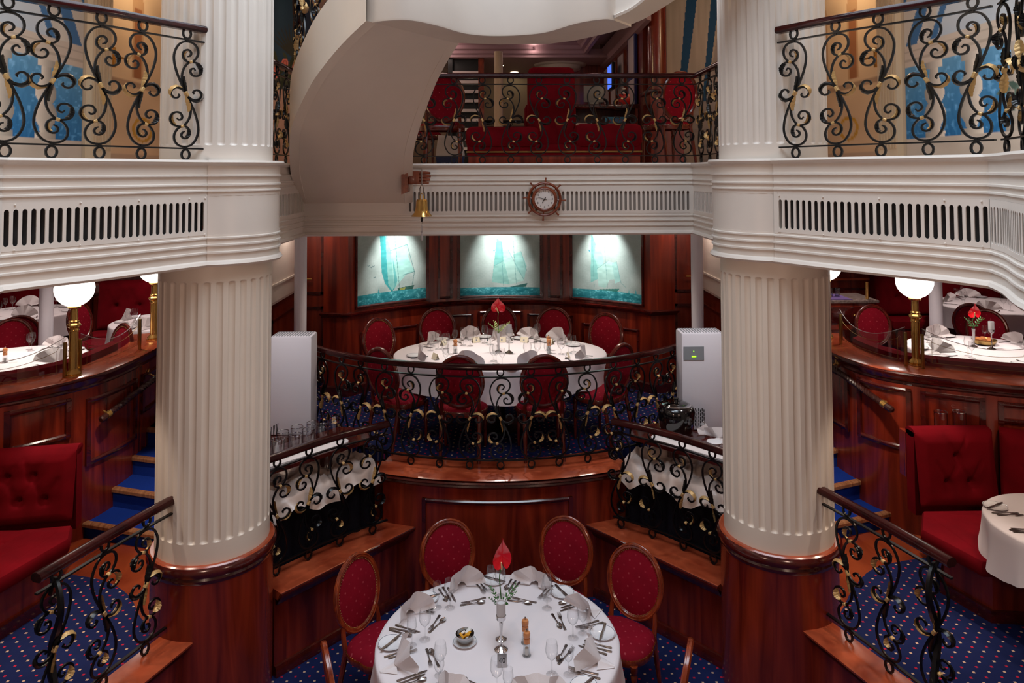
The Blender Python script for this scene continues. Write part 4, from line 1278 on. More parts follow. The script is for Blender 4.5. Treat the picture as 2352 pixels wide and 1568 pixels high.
def setting(c, a, b, z, th, where, tname, cards=False, rich=True, rnd=None, plate=True, glasses=2, cutl=True, napk=True, jit=0.0):
    rnd = rnd or random.Random(int(th * 100))
    face = th + PI / 2          # local +y looks to the centre
    j = lambda s: rnd.uniform(-s, s)
    g = tname
    def P(inset, side): 
        p = ring_pos(c, a, b, th, inset, side); return (p[0], p[1], z + .002)
    tail = ', %s, %s' % (where.replace('the ', '', 1), tname)
    if napk: put('napkin', NAPKINS[rnd.randrange(4)], P(.15, j(.015)), face + PI + j(.5), 'folded white napkin%s' % tail, 'napkin', 'napkins on the ' + g)
    if plate:
        p = P(.14, -.225)
        put('side_plate', PLATE, p, 0, 'white side plate with dark rim%s' % tail, 'plate', 'side plates on the ' + g)
        if rich: put('butter_knife', KNIFE, (p[0], p[1], z + .017), face + .9 + j(.5), 'butter knife lying across the side plate%s' % tail, 'knife', 'butter knives on the ' + g)
    if cutl:
        for k in range(2 if rich else 1):
            put('dinner_fork', FORK, P(.16 + .02 * k, -.125 + .026 * k), face + j(.12), '%s fork left of the napkin%s' % (('outer', 'inner')[k], tail), 'fork', 'forks on the ' + g)
            put('dinner_knife', KNIFE, P(.16 + .02 * k, .135 - .028 * k), face + j(.12), '%s knife right of the napkin%s' % (('outer', 'inner')[k], tail), 'knife', 'knives on the ' + g)
        if rich:
            put('soup_spoon', SPOON, P(.165, .165), face + j(.12), 'soup spoon right of the knives%s' % tail, 'spoon', 'soup spoons on the ' + g)
            put('dessert_spoon', SPOON, P(.345, .01), face + PI / 2 + j(.25), 'dessert spoon lying crosswise above the napkin%s' % tail, 'spoon', 'dessert spoons on the ' + g)
            put('dessert_fork', FORK, P(.315, -.005), face - PI / 2 + j(.25), 'dessert fork lying crosswise above the napkin%s' % tail, 'fork', 'dessert forks on the ' + g)
    gl = [(WINE, 'wine_glass', 'tall empty wine glass'), (SMALL, 'small_wine_glass', 'small empty wine glass'), (GOBLET, 'water_goblet', 'wide empty water goblet')]
    pos = [(.33, .17), (.29, .25), (.40, .115)]
    for k in range(glasses):
        put(gl[k][1], gl[k][0], P(pos[k][0] + j(.01), pos[k][1] + j(.01)), 0, '%s%s' % (gl[k][2], tail), 'glass', 'glasses on the ' + g)
    if cards:
        o = thing('place_card', 'cream folded place card with a small round crest%s' % tail, 'card', P(.29, -.02), face + PI + j(.2), 'place cards on the ' + g)
        MB().add([(-.045, -.022, 0), (.045, -.022, 0), (.045, 0, .058), (-.045, 0, .058), (.045, .022, 0), (-.045, .022, 0)], [(0, 1, 2, 3), (3, 2, 4, 5)], 'card').build('card', None, o, smooth=False)
        MB().lathe([(.0001, 0), (.009, 0)], 10, m='grey_panel', cap=False).build('crest', None, o).matrix_local = Matrix.Translation((0, -.0135, .026)) @ Matrix.Rotation(math.atan2(.058, .022), 4, 'X')

def candle_holder(loc, label):
    t = thing('candle_holder', label, 'candle holder', loc, group='candle holders')
    MB().lathe([(.042, 0), (.042, .003), (.03, .012), (.012, .022), (.006, .035), (.005, .15), (.008, .162), (.016, .172), (.029, .182), (.031, .205), (.027, .206)], 20, m='chrome', cap=False).build('stem', None, t)
    MB().lathe([(.026, .19), (.028, .20), (.028, .285), (.025, .285), (.025, .275), (.001, .27)], 20, m='frosted').build('candle', None, t)
    return t

def anthurium(loc, label, h=.33, vase=True, facing=0.0, leafm='leaf_green', tilt=.25, size=1.25, tall=1.0):
    t = thing('flower_vase', label, 'flower vase', loc, facing, 'bud vases with an anthurium')
    if vase: MB().lathe([(.036, 0), (.036, .003), (.02, .012), (.008, .022), (.008, .04), (.013, .09), (.016, .16), (.019, .19), (.017, .19), (.012, .10)], 16, m='chrome', cap=False).build('vase', None, t)
    stem = spline([(0, 0, .10), (.004, 0, .20), (-.006, .01, h - .06), (.002, 0, h)], 5)
    MB().tube(stem, .0035, 6, 'leaf_green').build('stem', None, t)
    # heart shaped glossy spathe
    def sp(u, v):
        a = 2 * PI * u; r = v
        x = 16 * math.sin(a) ** 3 / 17.0; y = (13 * math.cos(a) - 5 * math.cos(2 * a) - 2 * math.cos(3 * a) - math.cos(4 * a)) / 17.0
        px, pz = x * r * .062 * size, -y * r * .072 * size * tall
        cup = .03 * (r ** 2) + .005 * math.sin(9 * a) * r
        q = Vector((px, -cup * .6 + .012 * abs(px / .06), pz))
        return (q.x + .002, q.y - .012, q.z * .98 + h + .055 * size * tall)
    MB().grid(40, 7, sp, 'flower_red', cu=True).build('spathe', None, t)
    MB().tube([(0, -.012, h + .005), (-.006, -.03, h + .03), (-.015, -.045, h + .065)], [.006, .006, .003], 8, 'spadix').build('spadix', None, t)
    for k in range(4):
        a = k * 1.7 + .3; pts = []
        rs = [Vector((math.cos(a) * .02 * q * 1.1, math.sin(a) * .015 * q, .19 + .028 * q - .0016 * q * q)) for q in range(6)]
        mb = MB().tube(rs, .0018, 4, leafm)
        for i in range(1, 6):
            for s in (-1, 1):
                p = rs[i]; d = Vector((-math.sin(a), math.cos(a), .35)) * s
                l = .034 * (1 - i * .1)
                e = p + d * l + Vector((math.cos(a) * .012, 0, .012)); w = (rs[i] - rs[i - 1]) * .3
                mb.add([p, p.lerp(e, .5) + w, e, p.lerp(e, .5) - w], [(0, 1, 2, 3)], leafm)
        mb.build('fern_leaf', None, t, smooth=False)
    return t

def pepper_mill(loc, label, m='oak'):
    t = thing('pepper_mill', label, 'mill', loc, group='pepper and salt mills')
    MB().lathe([(.026, 0), (.026, .004), (.022, .008), (.019, .07), (.02, .075)], 16, m='acrylic').build('clear_body', None, t)
    MB().lathe([(.012, .006), (.012, .045)], 10, m='card_white').build('spice_fill', None, t)
    MB().lathe([(.02, .075), (.02, .10), (.016, .104), (.021, .112), (.022, .128), (.019, .138), (.008, .141)], 16, m=m).build('wooden_head', None, t)
    MB().lathe([(.004, .141), (.004, .145), (.0065, .15), (.004, .156), (.001, .157)], 10, m='chrome').build('knob', None, t)
    return t

# ---------------------------------------------------------------- near round table
NT = (-0.02, 4.72); NTZ = 0.89; NTR = 0.762
make_table('in front between the two columns', NT, ZN, NTR - .006, NTR - .006, .25, seed=3, corners=.1)
seats = {112.5: 'the back left seat', 67.5: 'the back right seat', 157.5: 'the left seat', 22.5: 'the right seat', 202.5: 'the near left seat', 337.5: 'the near right seat', 247.5: 'the front left seat', 292.5: 'the front right seat'}
ch = make_chair('x', 'chair_wood', 'chairs around the near round table')
pos = [(112.5, (-.427, 5.879), 'red oval-backed chair behind the near round table, left of its flower'),
       (67.5, (.524, 5.899), 'red oval-backed chair behind the near round table, right of the flower'),
       (157.5, (-1.047, 5.361), 'red oval-backed chair at the left side of the near round table'),
       (22.5, (.991, 5.444), 'red oval-backed chair at the right side of the near round table, seat fully visible'),
       (202.5, (-1.01, 4.345), 'red chair cut off by the lower edge, near left of the round table'),
       (337.5, (1.086, 4.308), 'red chair cut off by the lower edge, near right of the round table')]
for k, (th, p, lab) in enumerate(pos):
    ang = math.atan2(NT[1] - p[1], NT[0] - p[0]) - PI / 2
    if th == 22.5: ang = PI - math.radians(37)
    p = (p[0] - .272 * math.sin(ang), p[1] + .272 * math.cos(ang))      # p was the top of the back
    if k == 0:
        ch.location = (p[0], p[1], ZN); ch.rotation_euler = (0, 0, ang); ch['label'] = lab
    else: dup(ch, (p[0], p[1], ZN), ang, lab)
for th, nm in seats.items():
    setting(NT, NTR, NTR, NTZ, math.radians(th), nm, 'near round table', rnd=random.Random(int(th)))
candle_holder((NT[0] + .02, 4.62, NTZ + .002), 'silver candle holder with frosted candle cup on the near round table')
anthurium((NT[0] + .02, 4.72, NTZ + .002), 'single red anthurium in a bud vase on the near round table', h=.43, facing=.35, size=1.05, tall=1.55)
pepper_mill((.155, 4.56, NTZ + .002), 'clear mill with pale wooden head, nearer one on the near round table')
pepper_mill((.15, 4.68, NTZ + .002), 'clear mill with orange wooden head, farther one on the near round table')
# sugar bowl on saucer
put('saucer', plate_data(.075, 'saucer'), (-.225, 4.69, NTZ + .002), 0, 'white saucer under the metal sugar bowl on the near round table', 'saucer')
t = thing('sugar_bowl', 'small metal bowl filled with sugar sachets on the near round table', 'bowl', (-.225, 4.69, NTZ + .009))
MB().lathe([(.03, 0), (.045, .012), (.056, .04), (.058, .052), (.055, .052), (.042, .015), (.001, .004)], 24, m='steel').build('bowl', None, t)
for k, (m_, dx, dy, a) in enumerate((('card_white', -.015, .01, .3), ('paper_orange', .012, -.01, 1.2), ('card_white', .015, .018, 2.0), ('paper_orange', -.018, -.014, -.5))):
    o = MB().box(-.018, .018, -.006, .006, -.026, .026, m_, bev=.002).build('sachet', None, t)
    o.location = (dx, dy, .047); o.rotation_euler = (.9, .4 * k - .5, a)
# table number
t = thing('table_number', 'small steel plate standing with the number 40 on the near round table', 'sign', (.005, 4.47, NTZ + .002), .03)
MB().add([(-.028, -.014, 0), (.028, -.014, 0), (.028, 0, .07), (-.028, 0, .07), (.028, .018, 0), (-.028, .018, 0)], [(0, 1, 2, 3), (3, 2, 4, 5)], 'steel').build('plate', None, t, smooth=False)

text('40', .04, t, Matrix.Translation((0, -.0085, .034)) @ Matrix.Rotation(math.atan2(.07, .014), 4, 'X'))

# ---------------------------------------------------------------- raised back table
BT = (0.0, 7.67); BTZ = ZP + .75
make_table('on the raised podium behind the curved railing', BT, ZP, 1.09, .73, .285, seed=5, corners=.2, kind='oval')
cb = make_chair('x', 'chair_wood_shaded', 'chairs around the raised oval table')
bpos = [((-.767, 9.046), 'red oval-backed chair against the wall, left of the anthurium on the raised table'),
        ((-.011, 9.2), 'red oval-backed chair straight behind the anthurium on the raised table'),
        ((.653, 9.041), 'red oval-backed chair against the wall, right of the anthurium on the raised table'),
        ((-1.398, 8.461), 'red oval-backed chair at the left end of the raised table'),
        ((1.244, 8.63), 'red oval-backed chair at the right end of the raised table'),
        ((-1.141, 7.013), 'red chair seen from behind at the front left corner of the raised table'),
        ((1.171, 7.095), 'red chair seen from behind at the front right corner of the raised table'),
        ((-.368, 6.69), 'left one of the two red chairs backing onto the middle of the curved railing'),
        ((.398, 6.69), 'right one of the two red chairs backing onto the middle of the curved railing')]
bs = ['the far left seat', 'the far middle seat', 'the far right seat', 'the left end seat', 'the right end seat', 'the front left corner seat', 'the front right corner seat', 'the front middle left seat', 'the front middle right seat']
for k, (p, lab) in enumerate(bpos):
    tx = max(-.62, min(.62, p[0] * .8)); ang = math.atan2(BT[1] - p[1], tx - p[0]) - PI / 2
    p = (p[0] - .272 * math.sin(ang), p[1] + .272 * math.cos(ang))
    if k == 0:
        cb.location = (p[0], p[1], ZP); cb.rotation_euler = (0, 0, ang); cb['label'] = lab
    else: dup(cb, (p[0], p[1], ZP), ang, lab)
    th = math.atan2(p[1] - BT[1], p[0] - BT[0])
    setting(BT, 1.09, .73, BTZ, th, bs[k], 'raised oval table', cards=True, glasses=3, rich=False, rnd=random.Random(k + 40))
candle_holder((.09, 7.62, BTZ + .002), 'silver candle holder with frosted candle cup on the raised oval table')
anthurium((-.02, 7.68, BTZ + .002), 'red anthurium with pale fern in a slim silver vase on the raised oval table', h=.40, facing=-.15, size=1.3, tall=1.0, leafm='leaf_pale')
pepper_mill((-.46, 7.62, BTZ + .002), 'wooden-headed mill left of the flower on the raised oval table')
pepper_mill((.50, 7.60, BTZ + .002), 'wooden-headed mill right of the flower, nearer one on the raised oval table')
pepper_mill((.50, 7.72, BTZ + .002), 'wooden-headed mill right of the flower, farther one on the raised oval table')
# ================================================================ PAINTINGS ON THE CURVED WALL
def seascape(kind):
    def fn(U, V):
        n = vnoise(U, V, 8, 8, kind)[..., None]; n2 = vnoise(U, V, 60, 90, kind + 5)[..., None]; n3 = vnoise(U, V, 18, 40, kind + 9)[..., None]
        img = col(168, 186, 184) + (n - .5) * 34 + (n2 - .5) * 8
        def lay(poly, c, k=1.0, sh=None):
            nonlocal img
            m = pip(U, V, poly)[..., None] * k
            cc = np.array(c, float) + (n3 - .5) * 22
            img = img * (1 - m) + cc * m
        def line(a, b, c, w=.004, k=.7):
            nonlocal img
            ax, ay = a; bx, by = b; L = (bx - ax) ** 2 + (by - ay) ** 2
            t_ = np.clip(((U - ax) * (bx - ax) + (V - ay) * (by - ay)) / L, 0, 1)
            d = np.hypot(U - ax - t_ * (bx - ax), V - ay - t_ * (by - ay))
            m = (d < w)[..., None] * k
            img = img * (1 - m) + np.array(c, float) * m
        if kind == 1:
            lay([(.33, .9), (.40, .9), (.47, .62), (.53, .45), (.57, .16), (.52, .11), (.42, .22), (.37, .36), (.36, .6)], (58, 152, 156))
            lay([(.42, .88), (.50, .60), (.555, .17), (.53, .13), (.47, .2), (.44, .5)], (126, 186, 182))
            lay([(.50, .60), (.735, .66), (.745, .52), (.84, .33), (.73, .31), (.60, .19), (.555, .15)], (150, 200, 194))
            lay([(.53, .52), (.60, .24), (.56, .15)], (96, 170, 170))
            for a, b in (((.55, .85), (.63, .14)), ((.735, .66), (.84, .33)), ((.50, .6), (.735, .66)), ((.84, .33), (.8, .13)), ((.84, .33), (.68, .3))): line(a, b, (60, 110, 112))
            lay([(.60, .15), (.84, .17), (.80, .10), (.63, .085)], (48, 92, 84)); lay([(.63, .145), (.72, .155), (.70, .125), (.64, .115)], (150, 160, 90))
            for x, y in ((.18, .44), (.22, .42), (.25, .43), (.27, .30)): line((x - .015, y + .008), (x, y), (80, 110, 116)); line((x, y), (x + .015, y + .01), (80, 110, 116))
            lay([(.31, .105), (.345, .105), (.33, .17)], (60, 150, 160))
        elif kind == 2:
            lay([(.46, .70), (.52, .66), (.56, .40), (.62, .13), (.40, .16), (.42, .36)], (112, 176, 172))
            lay([(.52, .72), (.60, .56), (.80, .18), (.62, .13), (.545, .42)], (160, 200, 194))
            lay([(.66, .50), (.76, .54), (.83, .36), (.80, .2), (.70, .32)], (140, 190, 186))
            lay([(.43, .36), (.54, .42), (.62, .13), (.40, .16)], (132, 184, 178))
            for a, b in (((.50, .95), (.54, .12)), ((.66, .7), (.70, .14)), ((.42, .36), (.54, .42)), ((.60, .56), (.80, .18)), ((.76, .54), (.83, .3))): line(a, b, (88, 140, 142), .003)
            lay([(.62, .10), (.84, .15), (.82, .105), (.64, .075)], (52, 104, 102))
            lay([(.41, .56), (.435, .555), (.425, .535)], (40, 140, 170)); line((.12, .12), (.13, .17), (110, 160, 162))
        else:
            lay([(.26, .80), (.34, .62), (.42, .46), (.36, .24), (.25, .19)], (124, 184, 180))
            lay([(.34, .78), (.44, .46), (.38, .30), (.30, .5)], (150, 196, 192))
            lay([(.34, .36), (.50, .46), (.60, .44), (.66, .26), (.52, .24), (.46, .14), (.36, .15)], (164, 204, 198))
            lay([(.55, .44), (.62, .46), (.68, .24), (.60, .2)], (148, 194, 190))
            for a, b in (((.27, .85), (.30, .14)), ((.44, .7), (.49, .14)), ((.62, .46), (.68, .22)), ((.34, .36), (.5, .46)), ((.68, .22), (.75, .17))): line(a, b, (98, 146, 148), .003)
            lay([(.36, .115), (.66, .145), (.62, .10), (.42, .085)], (52, 120, 112))
            lay([(.22, .58), (.245, .575), (.235, .555)], (40, 140, 170))
            lay([(.88, .09), (.92, .085), (.90, .16)], (90, 170, 180)); lay([(.78, .10), (.81, .10), (.80, .15)], (120, 180, 184))
        hz = {1: .115 + .012 * U, 2: .10 - .0 * U, 3: .105 - .0 * U}[kind]
        sea = (V < hz)[..., None]
        kk = np.clip(V / .12, 0, 1)[..., None]
        seac = col(36, 122, 136) * (1 - kk) + col(58, 150, 160) * kk + np.where(n2 > .66, 60, 0) * n3 + (n3 - .5) * 50
        return np.where(sea, seac, img)
    return fn

for k, (x0, x1, nm) in enumerate(((-1.70, -.945, 'left ship painting with one large teal sail'), (-.513, .519, 'middle ship painting with pale green sails'), (.92, 1.70, 'right ship painting with a pale three-sailed ship'))):
    t = thing('ship_painting', nm + ' on the curved wall', 'painting')
    d0, d1 = nd(x0), nd(x1); zb, zt = 2.235, 3.27
    def pos(u, v, d0=d0, d1=d1):
        p, tg = npa.at(d0 + (d1 - d0) * u); return (p.x + tg.y * .012, p.y - tg.x * .012, zb + (zt - zb) * v)
    picture('canvas', seascape(k + 1), 210, 240, pos, t)
    wall_frame(npa, d0 - .035, d1 + .035, zb - .035, zt + .035, .037, .03).build('frame', None, t)

# ================================================================ CLOCK, BELL
ck = thing('wheel_clock', 'ship wheel wall clock with a white dial on the back balcony edge', 'clock', (.44, YB - .012, 3.545))
ck.rotation_euler = (0, 0, 0)
def ringxz(r, n=40): return [(r * math.cos(2 * PI * i / n), 0, r * math.sin(2 * PI * i / n)) for i in range(n)]
mb = MB(); mb.tube([(x, -.03, z) for x, _, z in ringxz(.158)], .0135, 8, 'bracket_wood', closed=True); mb.tube([(x, -.041, z) for x, _, z in ringxz(.158)], .006, 6, 'bracket_wood', closed=True)
mb.build('wheel_rim', None, ck)
mb = MB(); mb.tube([(x, -.034, z) for x, _, z in ringxz(.112)], .015, 8, 'bracket_wood', closed=True); mb.tube([(x, -.046, z) for x, _, z in ringxz(.105)], .006, 6, 'bracket_wood', closed=True)
mb.build('bezel', None, ck)
for k in range(8):
    a = math.radians(86) + k * PI / 4; c, s = math.cos(a), math.sin(a)
    MB().tube([(c * .12, -.03, s * .12), (c * .155, -.03, s * .155)], .006, 6, 'bracket_wood').build('spoke', None, ck)
    rr = [(.165, .006), (.175, .0075), (.185, .0065), (.2, .009), (.21, .011), (.214, .008)]
    MB().tube([(c * r, -.03, s * r) for r, _ in rr], [q for _, q in rr], 8, 'bracket_wood').build('handle', None, ck)
dial = MB().lathe([(.0005, 0), (.104, 0), (.104, .02)], 40, m='dial_white', cap=False).build('dial', None, ck)
dial.matrix_local = Matrix.Translation((0, -.036, 0)) @ Matrix.Rotation(PI / 2, 4, 'X')
for h in range(1, 13):
    a = PI / 2 - h * PI / 6
    text(str(h), .03, ck, Matrix.Translation((math.cos(a) * .078, -.0365, math.sin(a) * .078)) @ Matrix.Rotation(PI / 2, 4, 'X') , name='numeral')
def hand(a, l, w, y):
    c, s = math.cos(a), math.sin(a); n_ = (-s, c)
    pts = [(-c * .02 - n_[0] * w, -s * .02 - n_[1] * w), (-c * .02 + n_[0] * w, -s * .02 + n_[1] * w), (c * l + n_[0] * w * .5, s * l + n_[1] * w * .5), (c * l - n_[0] * w * .5, s * l - n_[1] * w * .5)]
    return MB().add([(x, y, z) for x, z in pts] + [(x, y - .001, z) for x, z in pts], [(0, 1, 2, 3), (7, 6, 5, 4), (0, 4, 5, 1), (1, 5, 6, 2), (2, 6, 7, 3), (3, 7, 4, 0)], 'ink')
hand(math.radians(239), .045, .005, -.040).build('hour_hand', None, ck)
hand(math.radians(164), .076, .0035, -.042).build('minute_hand', None, ck)
hand(math.radians(-3), .07, .0008, -.043).build('second_hand', None, ck)

hb = thing('hand_bracket', 'carved wooden hand on a wooden back plate beside the stair, holding the bell', 'bracket', (0, 0, 0))
bx, by, bz = -.905, 7.10, 3.76
MB().prism([(-.03, -.155), (.03, -.13), (.03, .13), (-.03, .17)], 0, .16, 'bracket_wood').build('back_plate', None, hb).matrix_local = Matrix.Translation((bx, by - .06, bz)) @ Matrix.Rotation(-PI / 2, 4, 'X') @ Matrix.Scale(-1, 4, (0, 1, 0)) if False else Matrix.Translation((bx, by + .08, bz)) @ Matrix.Rotation(PI / 2, 4, 'X')
MB().box(bx + .03, bx + .135, by - .045, by + .03, bz - .062, bz + .068, 'bracket_wood', bev=.012).build('palm', None, hb)
for k, (z, l) in enumerate(((.048, .118), (.016, .122), (-.015, .115), (-.045, .105))):
    MB().tube([(bx + .12, by - .008, bz + z), (bx + .12 + l * .6, by - .012, bz + z), (bx + .12 + l, by - .016, bz + z - .002)], [.017, .0165, .012], 8, 'bracket_wood').build('finger', None, hb)
bl = thing('ship_bell', 'polished brass bell hanging from the carved hand on a shackle', 'bell', (-.745, 7.06, 0))
MB().lathe([(.01, 3.56), (.048, 3.555), (.054, 3.54), (.056, 3.50), (.062, 3.46), (.072, 3.43), (.096, 3.402), (.10, 3.395), (.094, 3.395), (.07, 3.42), (.05, 3.5), (.04, 3.54)], 32, m='brass', cap=False).build('bell_body', None, bl)
MB().tube([(-.014, 0, 3.555), (-.014, 0, 3.60), (0, 0, 3.615), (.014, 0, 3.60), (.014, 0, 3.555)], .006, 6, 'brass').build('bell_crown', None, bl)
MB().tube([(-.016, 0, 3.60), (-.018, 0, 3.66), (0, 0, 3.705), (.018, 0, 3.66), (.016, 0, 3.60)], .0055, 6, 'steel').build('shackle', None, bl)
MB().tube([(0, 0, 3.70), (0, 0, 3.85)], .006, 6, 'steel').build('hook', None, bl)
MB().lathe([(.004, 3.41), (.006, 3.385), (.013, 3.37), (.011, 3.35), (.004, 3.342)], 10, m='black').build('clapper', None, bl)
MB().tube([(0, 0, 3.343), (.008, 0, 3.33), (0, 0, 3.315), (-.008, 0, 3.33)], .0025, 5, 'black', closed=True).build('ring', None, bl)
MB().lathe([(.004, 3.315), (.005, 3.26), (.013, 3.25), (.005, 3.24), (.006, 3.215), (.012, 3.20), (.012, 3.18), (.004, 3.165)], 8, m='frosted').build('bell_rope', None, bl)

# ================================================================ AIR PURIFIERS
for s, side in ((-1, 'left'), (1, 'right')):
    x0, x1 = (-2.13, -1.745) if s < 0 else (1.695, 2.10)
    stand = tag(MB().box(x0 - .03 if s < 0 else x0 - .02, x1 + .02, 6.88, 7.17, ZS, 1.395, 'cherry_dark', bev=.006).build('plinth'), 'dark wooden plinth under the %s white air purifier' % side, 'plinth')
    t = thing('air_purifier', 'tall white air purifier box beside the %s column%s' % (side, ', with a grey control panel' if s > 0 else ''), 'air purifier', (0, 0, 0))
    MB().box(x0, x1, 6.92, 7.15, 1.397, 2.30, 'white_plastic', bev=.02).build('housing', None, t)
    g = MB()
    for i in range(14):
        for j in range(9): 
            xx = x0 + .03 + i * (x1 - x0 - .06) / 13; yy = 6.945 + j * .0225
            g.box(xx - .006, xx + .006, yy - .006, yy + .006, 2.300, 2.3025, 'grey_panel')
    q = g.build('top_vent', None, t, smooth=False); q['kind'] = 'stuff'
    if s > 0:
        pn = MB().box(x0 + .02, x0 + .21, 6.914, 6.92, 2.05, 2.175, 'grey_panel').build('control_panel', None, t)
        MB().box(x0 + .095, x0 + .135, 6.910, 6.914, 2.078, 2.088, 'green_led').build('status_light', None, pn)
        MB().box(x0 + .11, x0 + .116, 6.910, 6.914, 2.128, 2.136, 'green_led').build('status_light', None, pn)
        for i in range(7):
            mb = MB(); xx = x0 + .105 + i * .0165
            for j in range(5):
                z = 1.43 + (.012 if i % 2 else 0) + j * .034
                mb.box(xx - .0035, xx + .0035, 6.916, 6.921, z, z + .026, 'black')
            mb.build('slot', None, t, smooth=False)

# ================================================================ BUFFETS
def buffet(s, side):
    A, B = (Vector((s * 1.80, 5.86)), Vector((s * 1.12, 6.56)))
    path = [A, B] if s < 0 else [B, A]
    dirv = (B - A).normalized(); nb = Vector((dirv.y, -dirv.x)) if s > 0 else Vector((-dirv.y, dirv.x))
    back = nb * .62
    if s < 0: back = Vector((-dirv.y, dirv.x)) * .62
    else: back = Vector((dirv.y, -dirv.x)) * .62
    poly = [A, B, B + back, A + back]
    t = thing('buffet_table', '%s buffet table with a long navy skirt behind its railing' % side, 'buffet table')
    MB().prism([tuple(p) for p in poly], 1.20, 1.235, 'chair_wood_shaded').build('tabletop', None, t, smooth=False)
    c = (A + B) / 2 + back / 2
    MB().prism([tuple(c + (p - c) * .8) for p in poly], ZS, 1.20, 'black').build('frame', None, t, smooth=False)
    # pleated skirt
    ring = []
    pts = poly if s < 0 else [B, A, A + back, B + back]
    for i in range(4):
        a, b = poly[i], poly[(i + 1) % 4]; L = (b - a).length; nn = int(L / .022)
        for k in range(nn):
            p = a.lerp(b, k / nn); d = (b - a).normalized(); o_ = Vector((d.y, -d.x))
            if (p + o_ - c).length < (p - o_ - c).length: o_ = -o_
            ring.append((p, o_, math.sin(k * 1.1 + .5 * math.sin(k * .3))))
    N = len(ring); vs = []; fs = []
    for z, amp in ((1.23, .004), (1.1, .012), (ZS + .02, .022)):
        for p, o_, w_ in ring: vs.append((p.x + o_.x * (.01 + amp * (w_ + 1)), p.y + o_.y * (.01 + amp * (w_ + 1)), z))
    for j in range(2):
        for i in range(N): fs.append((j * N + i, j * N + (i + 1) % N, (j + 1) * N + (i + 1) % N, (j + 1) * N + i))
    MB().add(vs, fs, 'navy_cloth').build('skirt', None, t, angle=70)
    # crumpled satin on the table
    off_ = back.normalized()
    rs = np.random.RandomState(3 + s)
    ph = rs.rand(6) * 6
    def satin(u, v):
        p = A.lerp(B, -.02 + 1.04 * u) + back * (v * 1.0) - back * .06
        h = .028 * math.sin(9 * u + ph[0] + 2.2 * math.sin(5 * v + ph[1])) + .022 * math.sin(17 * u - 8 * v + ph[2]) + .014 * math.sin(31 * u + 13 * v + ph[3]) + .010 * math.sin(57 * u - 31 * v + 3 * math.sin(12 * u))
        if v < .12:
            k_ = (.12 - v) / .12
            w_ = .02 * math.sin(29 * u + ph[5]) + .012 * math.sin(53 * u)
            q_ = p - off_ * (.075 + .6 * w_ * k_)
            return (q_.x, q_.y, 1.275 + h * .4 * (1 - k_) - k_ * (.13 + .035 * math.sin(11 * u + ph[4]) + .02 * math.sin(23 * u)))
        return (p.x, p.y, max(1.246, 1.30 + h))
    sat = MB().grid(110, 36, satin).build('satin_cloth', 'satin', None, angle=80)
    tag(sat, 'crumpled ivory satin cloth spread over the %s buffet table' % side, 'cloth')
    # wooden display shelf on blocks
    sh = thing('display_shelf', 'polished wooden display shelf with a rounded end on the %s buffet' % side, 'shelf')
    off = back.normalized()
    e0 = A + off * .015 - dirv * .05; e1 = B + off * .015 - dirv * .02; wd = off * .46
    end = [e1 + wd * k + dirv * (.10 * math.sin(PI * k)) for k in (0, .25, .5, .75, 1)]
    MB().prism([tuple(e0)] + [tuple(p) for p in end] + [tuple(e0 + wd)], 1.455, 1.487, 'cherry_dark').build('board', None, sh, smooth=False)
    for k in (.12, .72):
        q = A.lerp(B, k) + off * .30
        MB().lathe([(.07, 1.237), (.06, 1.25), (.045, 1.40), (.06, 1.455)], 12, (q.x, q.y, 0), 'cherry_dark').build('support_block', None, sh)
    # long white board on the shelf
    a0 = A.lerp(B, -.02) + off * .03; a1 = A.lerp(B, .74) + off * .03
    w2 = off * .15
    pl_ = []
    for cpt, sg in ((a1, 1), (a0, -1)):
        for k in range(7):
            th = -PI / 2 + PI * k / 6
            pl_.append(cpt + w2 * .5 + dirv * sg * .06 * math.cos(th) + w2 * .5 * math.sin(th) * sg)
    wb = MB().prism([tuple(p) for p in pl_], 1.488, 1.513, 'board_white').build('serving_board', None, None)
    tag(wb, 'long white serving board on the %s buffet shelf' % side, 'board')
    return A, B, off, dirv

A, B, off, dirv = buffet(-1, 'left')
gl = MB().lathe([(.05, 0), (.053, .002), (.053, .15), (.0515, .15), (.0515, .004)], 22, m='glass', cap=False); gl.lathe([(.0535, .146), (.0535, .152), (.051, .152), (.051, .146)], 22, m='chrome', cap=False)
HUR = gl.data('glass_cylinder', None)
spots = [(.05, .30), (.17, .40), (.20, .22), (.32, .35), (.36, .21), (.47, .37), (.50, .24), (.62, .36), (.64, .24), (.80, .30)]
nm = ['first', 'second', 'third', 'fourth', 'fifth', 'sixth', 'seventh', 'eighth', 'ninth', 'tenth']
for k, (u, o_) in enumerate(spots):
    p = A.lerp(B, u) + off * o_
    put('glass_cylinder', HUR, (p.x, p.y, 1.489), 0, 'clear glass cylinder with silver rim on the left buffet shelf, %s from the column' % nm[k], 'glass cylinder', 'glass cylinders on the left buffet')
nf = MB()
def cone(u, v):
    a = 2 * PI * u; return (.026 * (1 - v) * math.cos(a), .026 * (1 - v) * math.sin(a), .11 * v)
CONE = MB().grid(9, 4, cone, cu=True).data('napkin_cone', 'napkin')
for k, (u, o_) in enumerate(((.09, .36), (.13, .33), (.24, .30), (.26, .34), (.20, .47))):
    p = A.lerp(B, u) + off * o_
    put('napkin_cone', CONE, (p.x, p.y, 1.489), k, 'pale cone-folded napkin among the glass cylinders, %s from the column' % nm[k], 'napkin', 'cone napkins on the left buffet')
